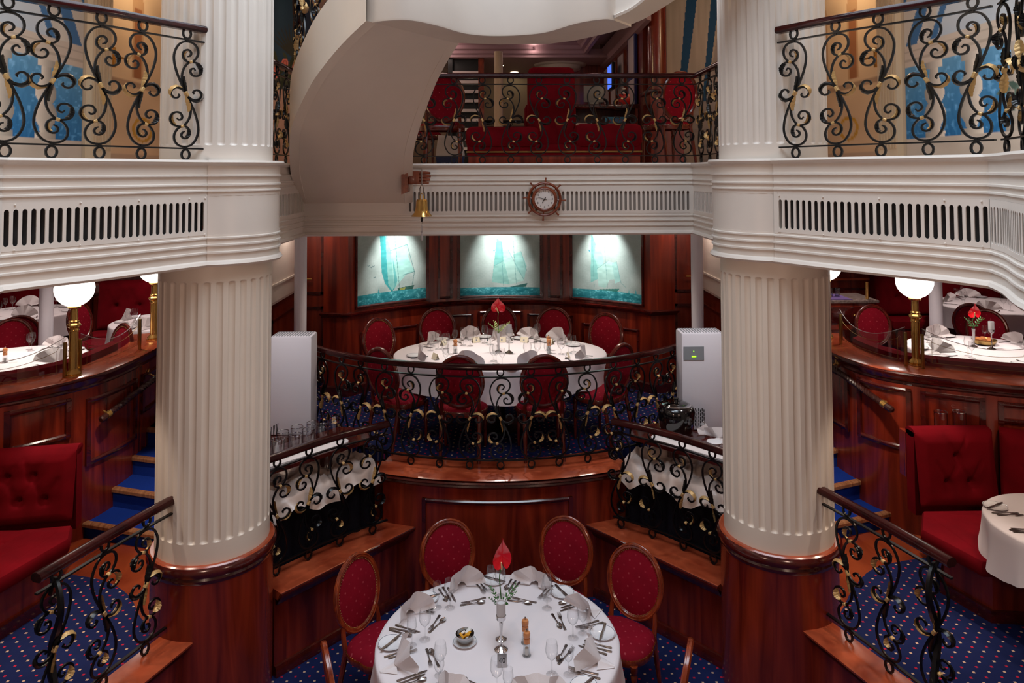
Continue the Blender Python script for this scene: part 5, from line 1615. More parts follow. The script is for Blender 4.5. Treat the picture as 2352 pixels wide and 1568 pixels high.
for k in range(6):
    p = A.lerp(B, .20 + .022 * (k % 3)) + off * (.32 + .025 * (k // 3))
    o = MB().tube([(0, 0, 0), (.004 * (k - 2), .006, .13), (.008 * (k - 2), .008, .215 + .01 * (k % 3))], .0028, 5, 'black').build('drinking_straw', None, None)
    o.location = (p.x, p.y, 1.489)
    tag(o, 'thin black stick standing among the glass cylinders on the left buffet, %s from the column' % nm[k], 'stick', 'black sticks on the left buffet')
p = A.lerp(B, -.02) + off * .30
tag(obj('steel_bowl', lathe_data('steel_bowl', [(.03, 0), (.05, .01), (.075, .05), (.08, .07), (.077, .07), (.045, .014), (.001, .008)], 'steel', 24), None, (p.x, p.y, 1.489)), 'round steel bowl half hidden by the left column on the buffet', 'bowl')

A, B, off, dirv = buffet(1, 'right')
p = A.lerp(B, .72) + off * .36
sk = thing('soup_kettle', 'black electric soup kettle with a glass lid on the right buffet', 'kettle', (p.x, p.y, 1.489))
MB().lathe([(.135, 0), (.142, .01), (.16, .12), (.165, .2), (.15, .232), (.128, .245), (.125, .24), (.12, .2)], 36, m='black_gloss').build('body', None, sk)
MB().lathe([(.13, .246), (.12, .252), (.10, .255)], 36, m='chrome', cap=False).build('rim', None, sk)
MB().lathe([(.118, .253), (.1, .262), (.05, .27), (.001, .272)], 30, m='acrylic', cap=False).build('lid', None, sk)
MB().lathe([(.02, .272), (.016, .29), (.024, .305), (.001, .31)], 14, m='black').build('knob', None, sk)
for k, (u, o_) in enumerate(((.10, .33), (.30, .30), (.16, .52))):
    q = A.lerp(B, u) + off * o_
    put('soup_bowl', lathe_data('soup_bowl', [(.03, 0), (.035, .002), (.065, .035), (.067, .04), (.063, .04), (.03, .006), (.001, .005)], 'porcelain', 24), (q.x, q.y, 1.489), 0, 'white bowl on the right buffet shelf, %s from the column' % ('nearest', 'farther', 'rear one')[k], 'bowl', 'white bowls on the right buffet')
for k, u in enumerate((.06, .22, .38, .5)):
    q = A.lerp(B, u) + off * .50
    o = obj('napkin', NAPKINS[k], None, (q.x, q.y, 1.489), k * 1.3 + .4); o.scale = (1.15, 1.15, .7)
    tag(o, 'rumpled pale napkin at the back of the right buffet, %s from the column' % nm[k], 'napkin', 'napkins at the back of the right buffet')

# ================================================================ GLOBE LAMPS AND GLASS SCREENS
def globe_lamp(loc, label):
    t = thing('globe_lamp', label, 'lamp', loc, group='globe lamps on the ledges')
    MB().lathe([(.072, 0), (.072, .008), (.058, .014), (.066, .024), (.058, .036), (.044, .05), (.038, .06)], 24, m='brass').build('base', None, t)
    prof = []
    MB().lathe([(.036, .06), (.033, .395), (.044, .40), (.044, .41), (.038, .425), (.056, .44), (.056, .455), (.04, .47), (.044, .485), (.032, .495), (.031, .595)], 24, m='brass').build('post', None, t)
    fl = MB()
    for i in range(8):
        a = i * PI / 4
        fl.tube([(.034 * math.cos(a), .034 * math.sin(a), .07), (.033 * math.cos(a), .033 * math.sin(a), .39)], .005, 5, 'brass')
    fl.build('reeding', None, t)
    MB().lathe([(.026, .59), (.05, .60), (.056, .615), (.05, .62), (.03, .621)], 24, m='brass').build('gallery_cup', None, t)
    MB().sphere((0, 0, .777), .163, 32, 'lamp_globe').build('globe', None, t)
    MB().tube([(.0, -.156, .842), (.0, -.17, .862), (.0, -.16, .887)], .006, 6, 'brass').build('clip', None, t)
    return t
globe_lamp((-3.83, 6.77, 2.004), 'glowing white globe lamp on a brass post, left ledge beside the glass screen')
globe_lamp((3.885, 6.86, 2.004), 'glowing white globe lamp on a brass post, right ledge beside the glass screen')
globe_lamp((-3.78, 8.2, 2.004), 'second globe lamp on the left ledge, mostly hidden behind the column')
globe_lamp((3.55, 8.0, 2.004), 'second globe lamp on the right ledge, mostly hidden behind the column')

def screen(path, d0, d1, label, h0=.22, dip=.13, hi=.30):
    """frameless glass with a swagged top, an etched border and two brass posts"""
    t = thing('glass_screen', label, 'glass screen', group='glass screens on the ledges')
    n = 24; zb = 2.012
    def top(u): return zb + h0 + (dip * (2 * u - 1) ** 2 if True else 0)
    for o_, nm_ in ((0, 'pane'),):
        vs = []; fs = []
        for i in range(n + 1):
            p, tg = path.at(d0 + (d1 - d0) * i / n); q = Vector((tg.y, -tg.x)) * .004
            z = top(i / n)
            vs += [(p.x - q.x, p.y - q.y, zb), (p.x + q.x, p.y + q.y, zb), (p.x + q.x, p.y + q.y, z), (p.x - q.x, p.y - q.y, z)]
        for i in range(n):
            for j in range(4): fs.append((i * 4 + j, (i + 1) * 4 + j, (i + 1) * 4 + (j + 1) % 4, i * 4 + (j + 1) % 4))
        fs += [(0, 1, 2, 3), (n * 4 + 3, n * 4 + 2, n * 4 + 1, n * 4)]
        MB().add(vs, fs, 'pane_glass').build('pane', None, t, smooth=False)
    def pt(u, z):
        p, tg = path.at(d0 + (d1 - d0) * u); return (p.x + tg.y * .0055, p.y - tg.x * .0055, z)
    MB().tube([pt(i / n, top(i / n)) for i in range(n + 1)], .003, 5, 'frosted').build('polished_edge', None, t)
    mb = MB()
    us = [.07 + .86 * i / 20 for i in range(21)]
    mb.tube([pt(u, zb + h0 * .72 + dip * .8 * (2 * u - 1) ** 2) for u in us], .0022, 4, 'brass_dull')
    mb.tube([pt(u, zb + .05) for u in (.07, .5, .93)] if False else [pt(u, zb + .05) for u in us], .0016, 4, 'brass_dull')
    for u, sg in ((.07, 1), (.93, -1)):
        mb.tube([pt(u, zb + .05), pt(u, zb + h0 * .72 + dip * .62)], .0018, 4, 'brass_dull')
        zz = zb + h0 * .72 + dip * .62
        mb.tube([pt(u + sg * (.0), zz), pt(u - sg * .015, zz + .025), pt(u - sg * .035, zz + .015), pt(u - sg * .03, zz)], .0018, 4, 'brass_dull')
    mb.build('etched_border', None, t)
    for u in (0.0, 1.0):
        p, tg = path.at(d0 + (d1 - d0) * u)
        MB().box(p.x - .012, p.x + .012, p.y - .012, p.y + .012, 2.002, 2.002 + .31, 'brass_dull', bev=.002).build('post', None, t)
    return t
QL = Path(offset(spline(WL, 8), -.14)); QR = Path(offset(spline(WR, 8), -.24))
dl = QL.near(-3.83, 6.77); dr = QR.near(3.885, 6.86)
screen(QL, dl - 1.05, dl - .07, 'clear glass screen with swagged top left of the left globe lamp')
screen(QL, dl + .07, dl + 1.0, 'clear glass screen with swagged top between the left globe lamp and the column')
screen(QR, dr + .07, dr + 1.15, 'clear glass screen with swagged top right of the right globe lamp')
screen(QR, dr - 1.0, dr - .07, 'clear glass screen with swagged top between the right globe lamp and the column')

# ================================================================ ROPE HANDRAILS
def rope_rail(a, b, wa, wb, label):
    t = thing('rope_handrail', label, 'handrail')
    A, B = Vector(a), Vector(b); L = (B - A).length
    d = (B - A).normalized()
    n = int(L / .012); h = Vector((0, 0, 1)); u = d.cross(h).normalized(); v = d.cross(u)
    for ph in range(3):
        pts = [A + d * (L * i / n) + (u * math.cos(i * .75 + ph * 2 * PI / 3) + v * math.sin(i * .75 + ph * 2 * PI / 3)) * .014 for i in range(n + 1)]
        MB().tube(pts, .0165, 6, 'rope_dark').build('rope_strand', None, t)
    for p, q in ((A, -1), (B, 1)):
        MB().tube([p + d * q * .0, p - d * q * .05], .034, 12, 'brass').build('ferrule', None, t)
        MB().tube([p + d * q * .0, p + d * q * .06, p + d * q * .075], [.03, .032, .018], 10, 'rope_dark').build('end_knob', None, t)
    for p, w_ in ((A + d * .06, Vector(wa)), (B - d * .06, Vector(wb))):
        br = MB().tube([p, p.lerp(w_, .5) + Vector((0, 0, -.02)), w_], .009, 8, 'brass').build('bracket', None, t)
        k = (p - w_).normalized()
        MB().tube([w_ - k * .004, w_ + k * .008, w_ + k * .014], [.045, .045, .02], 18, 'brass').build('rosette', None, br)
    return t
rope_rail((-3.60, 6.90, 1.60), (-3.50, 7.80, 1.75), (-3.69, 6.97, 1.66), (-3.61, 7.72, 1.77), 'dark rope handrail with brass ends on the left curved wall')
rope_rail((3.50, 6.68, 1.68), (3.25, 7.40, 1.90), (3.595, 6.77, 1.74), (3.35, 7.34, 1.90), 'dark rope handrail with brass ends on the right curved wall')

# ================================================================ BOOTHS
def tuft(W, H, pitch, amp, bulge, fn, nu=60, nv=40, margin=.5):
    """tufted upholstery: fn(x, y, d) -> point; returns (MB, button positions)"""
    btn = []
    rows = max(1, round(H / pitch) - 1)
    for r in range(rows):
        y = H * (r + 1) / (rows + 1); k = max(1, round(W / pitch) - 1 - (r % 2))
        for i in range(k): btn.append((W / 2 + (i - (k - 1) / 2) * pitch, y))
    def disp(x, y):
        d = bulge * min(1, min(x, W - x, y, H - y) / .07) ** .5 if min(x, W - x, y, H - y) > 0 else 0
        for bx_, by_ in btn:
            q = math.hypot(x - bx_, y - by_); d -= amp * math.exp(-(q / .028) ** 2) + amp * .35 * math.exp(-(q / .075) ** 2)
            for sx in (-1, 1):
                ex, ey = bx_ + sx * pitch / 2, by_ + pitch * .9
                L2 = (ex - bx_) ** 2 + (ey - by_) ** 2; tt = ((x - bx_) * (ex - bx_) + (y - by_) * (ey - by_)) / L2
                if 0 < tt < 1:
                    dd = abs((x - bx_) * (ey - by_) - (y - by_) * (ex - bx_)) / math.sqrt(L2)
                    d -= amp * .30 * math.exp(-(dd / .012) ** 2) * (1 - abs(2 * tt - 1) * .6)
        return d
    mb = MB().grid(nu, nv, lambda u, v: fn(u * W, v * H, disp(u * W, v * H)))
    return mb, [fn(x, y, disp(x, y) + .004) for x, y in btn]

def booth_back(parent, a, b, z0, z1, th=.12, pitch=.19, lean=.08):
    A, B = Vector(a), Vector(b); W = (B - A).length; d = (B - A).normalized(); nf = Vector((d.y, -d.x))
    def fn(x, y, q):
        p = A + d * x + nf * (q + lean * (1 - y / (z1 - z0)) - lean)
        return (p.x, p.y, z0 + y)
    mb, btn = tuft(W, z1 - z0, pitch, .05, .05, fn)
    bk = mb.build('backrest', 'velvet', parent, angle=70)
    P = [A + nf * (-lean), B + nf * (-lean), B - nf * (th + lean), A - nf * (th + lean)]
    MB().prism([tuple(p) for p in P], z0 - .1, z1 - .012, 'velvet').build('backrest_body', None, parent, smooth=False)
    top = MB().tube([(A - nf * (lean + th / 2)).to_3d() + Vector((0, 0, z1 - .02)), (B - nf * (lean + th / 2)).to_3d() + Vector((0, 0, z1 - .02))], th / 2 + .012, 12, 'velvet', flat=.55).build('top_roll', None, parent)
    for p in btn: MB().sphere(p, .011, 8, 'velvet').build('button', None, bk)

def booth_seat(parent, poly, z, base_inset=.08, zf=ZS, tx=None):
    c = Vector((0, 0))
    for p in poly: c += Vector(p)
    c /= len(poly)
    def ins(k): return [tuple(Vector(p) + (c - Vector(p)).normalized() * k) for p in poly]
    n = len(poly); vs = []; fs = []
    lv = [(0.012, z - .11), (0, z - .085), (0, z - .03), (.015, z - .006), (.05, z)]
    for k, zz in lv: vs += [(x, y, zz) for x, y in ins(k)]
    for j in range(len(lv) - 1):
        for i in range(n): fs.append((j * n + i, j * n + (i + 1) % n, (j + 1) * n + (i + 1) % n, (j + 1) * n + i))
    fs.append(tuple(range((len(lv) - 1) * n, len(lv) * n)))
    MB().add(vs, fs, 'velvet').build('seat', None, parent)
    MB().prism(ins(base_inset), zf, z - .10, 'cherry').build('base', None, parent, smooth=False)
    MB().prism(ins(base_inset - .03), zf, zf + .09, 'cherry_dark').build('skirting', None, parent, smooth=False)

def seat_pad(parent, o, ux, uy, W, H, z):
    """tufted top of the seat"""
    o, ux, uy = Vector(o), Vector(ux).normalized(), Vector(uy).normalized()
    mb, btn = tuft(W, H, .21, .02, .028, lambda x, y, q: ((o + ux * x + uy * y).x, (o + ux * x + uy * y).y, z - .012 + q), 44, 44)
    sp = mb.build('seat_cushion', 'velvet', parent, angle=70)
    for p in btn: MB().sphere(p, .010, 8, 'velvet').build('button', None, sp)

lb = thing('booth', 'red tufted velvet booth at the left picture border', 'booth')
booth_back(lb, (-4.6, 5.92), (-3.45, 6.12), 1.02, 1.565)
booth_seat(lb, [(-3.40, 6.04), (-3.295, 5.82), (-3.45, 5.25), (-4.65, 5.12), (-4.6, 5.82)], 1.03)
seat_pad(lb, (-4.13, 5.25), (1, .0), (.12, 1), .62, .72, 1.03)
rb = thing('booth', 'red tufted velvet corner booth at the right picture border', 'booth')
booth_back(rb, (3.46, 6.09), (4.12, 6.09), 1.04, 1.63)
booth_back(rb, (4.13, 6.08), (4.85, 5.62), 1.04, 1.63)
booth_seat(rb, [(3.43, 6.02), (3.24, 5.71), (3.40, 5.23), (4.75, 5.1), (4.75, 5.55), (4.1, 6.02)], 1.05, base_inset=.16)
seat_pad(rb, (3.46, 5.26), (1, 0), (-.08, 1), .62, .70, 1.05)
shf = tag(MB().box(3.46, 4.05, 6.30, 6.40, 1.2, 1.58, 'cherry').build('shelf_ledge'), 'narrow wooden ledge behind the right booth carrying two glass cylinders', 'ledge', kind='structure')
for k, x in enumerate((3.80, 3.965)):
    put('glass_cylinder', HUR, (x, 6.35, 1.582), 0, 'clear glass cylinder behind the right booth, %s one' % ('left', 'right')[k], 'glass cylinder', 'glass cylinders behind the right booth')
make_table('at the right picture border by the booth', (3.96, 5.10), ZS, .53, .53, .26, h=.78, seed=9, corners=.6)
setting((3.96, 5.10), .53, .53, ZS + .78, math.radians(170), 'the seat facing the column', 'right booth table', rnd=random.Random(3), glasses=0, napk=False)
make_table('in the booth outside the left picture border', (-4.15, 4.62), ZS, .52, .52, .32, h=.76, seed=11)

# ================================================================ SIDE DINING TABLES
def side_table(c, r, where, seats_, wname, flower=None):
    make_table(where, c, ZP, r, r, .28, seed=int(c[0] * 10) % 17)
    for k, a in enumerate(seats_):
        setting(c, r, r, ZP + .75, math.radians(a), ('seat one', 'seat two', 'seat three', 'seat four', 'seat five')[k] + ' counted from the window side' if False else ('its near side', 'its right side', 'its far side', 'its left side', 'its far left side')[k], wname, rich=False, glasses=2, rnd=random.Random(int(a) + int(c[0] * 7)))
side_table((-4.85, 7.52), .66, 'behind the left glass screen', (250, 345, 70, 160), 'left screen table')
side_table((-6.35, 10.1), .62, 'in the far left corner', (300, 30, 120, 210), 'far left corner table')
side_table((-4.25, 9.45), .60, 'by the far left booth', (270, 0, 90, 180), 'left rear booth table')
side_table((4.98, 7.58), .70, 'behind the right glass screen', (290, 20, 110, 195), 'right screen table')
side_table((6.80, 10.1), .70, 'in the far right corner', (230, 330, 90, 160), 'far right corner table')
candle_holder((-5.05, 7.5, ZP + .752), 'silver candle holder with frosted cup on the left screen table')
pepper_mill((-4.86, 7.42, ZP + .752), 'wooden-headed mill on the left screen table')
candle_holder((-4.12, 9.30, ZP + .752), 'silver candle holder with frosted cup on the left rear booth table')
anthurium((4.98, 7.70, ZP + .752), 'red anthurium in a bud vase on the right screen table', h=.30, facing=.1)
candle_holder((5.09, 7.58, ZP + .752), 'silver candle holder with frosted cup on the right screen table')
t = thing('bread_basket', 'wire basket of bread rolls on the right screen table', 'basket', (5.16, 7.80, ZP + .754))
MB().lathe([(.06, 0), (.10, .01), (.12, .05), (.118, .05), (.09, .008), (.001, .004)], 20, m='brass_dull').build('basket', None, t)
for k in range(5):
    MB().sphere((.055 * math.cos(k * 1.256), .055 * math.sin(k * 1.256), .045), .036, 10, 'bread', sz=.7).build('bread_roll', None, t)
sidech = [((-5.42, 8.38), (-4.9, 7.6), 'red oval-backed chair behind the left screen table at the picture border'),
          ((-4.27, 8.02), (-4.85, 7.2), 'red oval-backed chair turned sideways between the left globe lamp and the column'),
          ((-5.72, 9.0), (-6.35, 10.1), 'dark chair back seen from behind at the far left corner table'),
          ((-5.15, 9.6), (-4.25, 9.45), 'red chair seen from the side left of the left rear booth table'),
          ((5.62, 8.45), (5.05, 7.6), 'red oval-backed chair behind the flower on the right screen table'),
          ((6.02, 9.25), (6.8, 10.1), 'dark chair back seen from behind at the far right corner table'),
          ((4.55, 8.75), (4.5, 7.8), 'red oval-backed chair between the right globe lamp and the column')]
for p, q, lab in sidech:
    dup(cb, (p[0], p[1], ZP), math.atan2(q[1] - p[1], q[0] - p[0]) - PI / 2, lab, 'chairs in the side dining areas')
# banquettes behind the screens and along the walls
for s, P, d0, d1, side in ((-1, QL, dl - 1.3, dl + 1.0, 'left'), (1, QR, dr - 1.0, dr + 1.5, 'right')):
    dq = 0 if s < 0 else .10
    t = thing('banquette', 'red velvet banquette back curving along the %s ledge behind the glass' % side, 'banquette')
    MB().sweep(P.sub(d0, d1, .06), [(-.34 + dq, ZP + .45), (-.34 + dq, 2.06), (-.28 + dq, 2.09), (-.22 + dq, 2.07), (-.22 + dq, 2.0), (-.22 + dq, ZP + .45)], 'velvet').build('backrest', None, t)
    MB().sweep(P.sub(d0, d1, .06), [(-.74 + dq, ZP + .03), (-.74 + dq, ZP + .42), (-.72 + dq, ZP + .45), (-.32 + dq, ZP + .45), (-.32 + dq, ZP + .03)], 'velvet').build('seat', None, t)
wb_ = thing('booth', 'red tufted booth at the back of the far left dining area', 'booth')
booth_back(wb_, (-7.5, 10.9), (-6.42, 10.9), ZP + .45, 2.85, pitch=.26)
booth_seat(wb_, [(-7.5, 10.85), (-6.42, 10.85), (-6.42, 10.4), (-7.5, 10.4)], ZP + .46, zf=ZP)
wb_ = thing('booth', 'red tufted booth behind the left rear table', 'booth')
booth_back(wb_, (-5.55, 10.35), (-3.9, 10.6), ZP + .45, 2.30, pitch=.30)
booth_seat(wb_, [(-5.55, 10.3), (-3.9, 10.55), (-3.9, 10.1), (-5.55, 9.9)], ZP + .46, zf=ZP)
wb_ = thing('booth', 'red tufted booth at the back of the far right dining area', 'booth')
booth_back(wb_, (5.6, 10.9), (7.5, 10.9), ZP + .45, 2.75, pitch=.26)
booth_seat(wb_, [(5.6, 10.85), (7.5, 10.85), (7.5, 10.45), (5.6, 10.45)], ZP + .46, zf=ZP)
t = thing('wall_socket', 'black double socket with a plug and cable on the far left wall', 'socket', (-5.72, 11.15, 2.72))
MB().box(-.13, .13, 0, .05, -.06, .06, 'black', bev=.006).build('plate', None, t)
for x in (-.06, .06): MB().lathe([(.04, 0), (.04, .01), (.03, .012)], 14, m='grey_panel').build('outlet', None, t).matrix_local = Matrix.Translation((x, 0, 0)) @ Matrix.Rotation(PI / 2, 4, 'X')
MB().tube([(.06, -.02, 0), (.06, -.06, -.08), (.12, -.05, -.2), (.25, -.03, -.3)], .012, 6, 'black').build('cable', None, t)
# sideboard with drawers, marble top and purple runner (right)
t = thing('sideboard', 'cherry sideboard with brass-knobbed drawers and a stone top behind the right column', 'sideboard', (4.08, 9.45, ZP))
MB().box(-.62, .62, -.25, .25, 0, .95, 'cherry', bev=.005).build('body', None, t)
MB().box(-.66, .66, -.29, .29, .95, .985, 'marble', bev=.006).build('stone_top', None, t)
for k, x in enumerate((-.38, .28)):
    dd = MB().box(x - .26 + .04, x + .30, -.275, -.25, .70, .90, 'cherry_dark', bev=.006).build('drawer', None, t)
    MB().sphere((x + .06, -.29, .80), .014, 10, 'brass').build('knob', None, dd)
    MB().box(x - .22, x + .30, -.265, -.25, .08, .62, 'cherry_dark', bev=.006).build('door', None, t)
MB().tube([(.55, -.2, .985), (.55, -.2, 1.2)], .02, 10, 'brass').build('rail_post', None, t)
o = MB().box(3.5, 4.42, 9.2, 9.62, ZP + .987, ZP + .992, 'purple_cloth').build('table_runner'); tag(o, 'purple runner on the stone-topped sideboard', 'runner')
put('side_plate', PLATE, (4.0, 9.3, ZP + .994), 0, 'white plate lying alone on the purple runner', 'plate')
for k in range(6):
    put('plate_stack', PLATE, (3.86, 9.5, ZP + .994 + k * .016), 0, 'white plate in the stack on the sideboard, %s from below' % nm[k], 'plate', 'stacked plates on the sideboard')
for k in range(7):
    o = obj('purple_tumbler', lathe_data('tumbler', [(.03, 0), (.036, .11), (.034, .11), (.028, .005)], 'acrylic', 14), None, (4.08 + (k % 4) * .085, 9.44 + (k // 4) * .09, ZP + .994))
    tag(o, 'clear tumbler on the purple runner of the sideboard, %s from the left' % nm[k], 'tumbler', 'tumblers on the sideboard')
t = thing('service_table', 'small service table with a blue skirt in front of the sideboard', 'table', (3.80, 8.75, ZP))
MB().box(-.34, .28, -.2, .2, .56, .585, 'board_white', bev=.004).build('top', None, t)
def skirt(u, v):
    a = u * 4; k = int(a) % 4; f = a - int(a); cs = [(-.33, -.19), (.27, -.19), (.27, .19), (-.33, .19), (-.33, -.19)]
    x = cs[k][0] + (cs[k + 1][0] - cs[k][0]) * f; y = cs[k][1] + (cs[k + 1][1] - cs[k][1]) * f
    w_ = 1 + .05 * (1 - v) + .02 * (1 - v) * math.sin(u * 90)
    return (x * w_, y * w_, .01 + .56 * v)
MB().grid(100, 5, skirt, 'navy_blue_cloth', cu=True).build('skirt', None, t)
put('side_plate', PLATE, (3.72, 8.72, ZP + .60), 0, 'white plate on the folded purple cloths of the service table', 'plate')
o = MB().box(3.56, 4.03, 8.6, 8.9, ZP + .587, ZP + .598, 'purple_cloth', bev=.004).build('folded_cloth'); tag(o, 'folded purple cloth on the service table', 'cloth')
# ================================================================ LOUNGE BEHIND THE BACK BALCONY
def curtain_scene(kind):
    def fn(U, V):
        x = U; z = V * 2.4
        n = vnoise(U, V, 6, 8, 31 + kind)[..., None]; n2 = vnoise(U, V, 40, 6, 33)[..., None]
        if kind == 0:      # right: striped curtain, hazy sea view, dark bottle
            img = col(176, 168, 172) * (1 - .0) + (n - .5) * 20
            img = np.where((z < 1.15)[..., None], col(168, 164, 170) - (np.abs((z * 5) % 1 - .5) < .1)[..., None] * 10, img)
            cx = .56 + .22 * np.clip((z - .9) / 1.4, 0, 1)
            img = np.where(((x < cx) & (z > .95))[..., None], col(196, 186, 178) + (n2 - .5) * 22, img)
            for o_, w_ in ((.30, .055), (.55, .042)):
                c = o_ + .13 * np.clip((z - .9) / 1.4, 0, 1)
                img = np.where(((np.abs(x - c) < w_ * (.55 + .45 * np.clip((z - .9) / 1.2, 0, 1))) & (z > .9))[..., None], col(30, 84, 132), img)
            img = np.where(((x < .5 * (1 - (z / .75) ** 2)) & (z < .75))[..., None], col(186, 178, 176), img)
            img = np.where(((np.abs(x - .30 * (1 - (z / .7) ** 2)) < .05) & (z < .7))[..., None], col(44, 76, 126), img)
            d = np.abs(x - .93)
            img = np.where(((d < .10 - .05 * (z > 1.75)) & (z > 1.2) & (z < 2.05))[..., None], col(70, 44, 34), img)
            img = np.where(((d < .09) & (z > 1.48) & (z < 1.70))[..., None], col(166, 120, 66), img)
        else:              # left: dusk sky, fruit and roses
            img = col(26, 62, 92) + (n - .5) * 26
            img = np.where((z < 1.02 + .1 * x)[..., None], col(196, 160, 150) + (n - .5) * 16, img)
            rs = np.random.RandomState(6)
            for _ in range(120):
                c, h, a, L = rs.uniform(0, .95), 1.1 + abs(rs.normal(0, .17)), rs.uniform(0, 6.28), rs.uniform(.05, .13)
                du = (x - c) * math.cos(a) + (z - h) * math.sin(a); dv = -(x - c) * math.sin(a) + (z - h) * math.cos(a)
                m_ = (np.abs(du) < L) & (np.abs(dv) < .3 * L * (1 - (du / L) ** 2))
                img = np.where(m_[..., None], col(58, 66, 46) + rs.uniform(-24, 26), img)
            for c, h, r in ((.22, 1.28, .10), (.62, 1.36, .07), (.78, 1.2, .08), (.42, 1.4, .06), (.85, 1.42, .05)):
                q = np.hypot(x - c, z - h) / r
                img = np.where((q < 1)[..., None], col(206, 110, 104) + 26 * np.sin(q * 9)[..., None], img)
            for k in range(14):
                a = 1.57 + (k - 7) * .17; t_ = np.clip((x - .55) * math.cos(a) + (z - 1.5) * math.sin(a), 0, .42)
                d = np.hypot(x - .55 - t_ * math.cos(a), z - 1.5 - t_ * math.sin(a))
                img = np.where((d < .02 * (1 - t_ / .44) + .003)[..., None], col(50, 52, 48), img)
            img = np.where(((x > .62) & (z > 1.7))[..., None], col(22, 40, 74), img)
        return img
    return fn
for s, side, k in ((1, 'right', 0), (-1, 'left', 1)):
    t = thing('wall_lounge_' + side, 'painted wall panel beside the lounge on the %s' % side, 'wall', kind='structure')
    a, b = ((2.16, 10.3), (3.4, 10.0)) if s > 0 else ((-3.25, 10.072), (-2.5, 10.148))
    mural('mural', curtain_scene(k), a, b, ZD, 6.35, 130, 150, t)
    p0, p1 = ((2.16, 10.32), (3.86, 10.02)) if s > 0 else ((-3.86, 10.02), (-1.9, 10.22))
    MB().prism([p0, p1, (p1[0], p1[1] + .1), (p0[0], p0[1] + .1)], ZD, 6.4, 'warm_wall').build('wall_body', None, t, smooth=False)
tag(MB().lathe([(.13, ZD), (.13, 6.4)], 24, (2.16, 10.0, 0), 'cherry').build('wood_pillar'), 'glossy red wooden pillar at the right end of the lounge', 'pillar', kind='structure')
t = thing('wall_lounge_side', 'cherry lounge side wall with framed windows and notices', 'wall', kind='structure')
MB().box(2.0, 2.1, 10.2, 14.6, ZD, 6.4, 'cherry').build('panelling', None, t)
for k, y in enumerate((11.9, 12.7, 13.5)):
    MB().box(1.97, 2.0, y - .3, y + .3, 4.55, 5.75, 'chair_wood').build('window_frame', None, t)
    MB().box(1.962, 1.972, y - .25, y + .25, 4.6, 5.7, 'paper').build('window_pane', None, t)
MB().sweep([(2.0, 14.5), (2.0, 9.6)], [(0, 5.80), (.06, 5.82), (.10, 5.90), (.16, 5.95), (.18, 6.0), (0, 6.0)], 'ceiling_mauve').build('crown_moulding', None, t)
nb_ = thing('notice_board', 'dark blue notice board with two white sheets on the lounge side wall', 'notice board')
MB().box(1.955, 1.985, 10.55, 11.15, 4.45, 6.0, 'notice_blue').build('board', None, nb_)
for z in (4.62, 5.25): MB().box(1.948, 1.955, 10.62, 11.05, z, z + .55, 'paper').build('sheet', None, nb_)
tv = thing('screen', 'bright blue screen on the lounge side wall', 'screen')
MB().box(1.80, 1.86, 11.75, 12.2, 5.15, 5.58, 'black', bev=.005).build('housing', None, tv)
MB().box(1.795, 1.80, 11.78, 12.17, 5.18, 5.55, 'screen_blue').build('display', None, tv)
MB().box(1.86, 1.965, 11.95, 12.0, 5.33, 5.38, 'black').build('arm', None, tv)
struct('wall_lounge_back', MB().box(-2.6, 2.1, 15.2, 15.3, ZD, 6.4), 'beige', 'pale back wall of the lounge')
t = thing('wall_lounge_panel', 'cherry panel beside the bright lounge opening', 'wall', kind='structure')
MB().box(1.05, 2.0, 14.0, 14.2, ZD, 6.0, 'cherry').build('panel', None, t)
t = thing('ceiling_tray', 'mauve recessed ceiling tray with dentil moulding above the lounge', 'ceiling', kind='structure')
MB().box(-2.5, 2.0, 13.0, 15.3, 5.85, 6.0, 'ceiling_mauve').build('soffit', None, t)
MB().box(-2.5, 2.0, 7.6, 13.0, 6.08, 6.14, 'ceiling_mauve').build('tray_top', None, t)
MB().sweep([(-2.5, 13.0), (1.55, 13.0), (1.55, 7.6)], [(0, 5.9), (.05, 5.91), (.06, 5.96), (.12, 5.98), (.13, 6.04), (.2, 6.08), (0, 6.08)], 'ceiling_mauve').build('tray_moulding', None, t)
mb = MB()
for i in range(60): mb.box(-2.4 + i * .064, -2.37 + i * .064, 12.95, 13.0, 5.92, 5.945, 'ceiling_mauve')
mb.build('dentils', None, t, smooth=False)['kind'] = 'stuff'
for k, (x, y) in enumerate(((0.0, 14.0), (.30, 14.9), (-.9, 14.2))):
    t = thing('ceiling_downlight', 'round ceiling downlight in the lounge, %s' % ('above the white pole', 'above the bright opening', 'left of the white pole')[k], 'downlight', (x, y, 5.85))
    MB().lathe([(.12, -.006), (.10, -.012), (.085, -.004)], 20, m='brass_dull', cap=False).build('ring', None, t)
    MB().lathe([(.0005, -.003), (.085, -.003)], 20, m='downlight', cap=False).build('lens', None, t)
t = thing('ceiling_dome', 'round stepped ceiling recess with a small light in the lounge', 'ceiling recess', (1.15, 13.9, 5.85), kind='structure')
MB().lathe([(.50, 0), (.48, -.03), (.40, -.04), (.38, -.10), (.33, -.12), (.0005, -.125)], 32, m='white_paint', cap=False).build('rings', None, t)
MB().lathe([(.0005, -.13), (.04, -.13)], 12, m='downlight', cap=False).build('lens', None, t)
t = thing('ceiling_dome', 'round stepped ceiling recess in the lounge beside the stair', 'ceiling recess', (-1.3, 13.9, 5.85), kind='structure')
MB().lathe([(.50, 0), (.48, -.03), (.40, -.04), (.38, -.10), (.33, -.12), (.0005, -.125)], 32, m='white_paint', cap=False).build('rings', None, t)
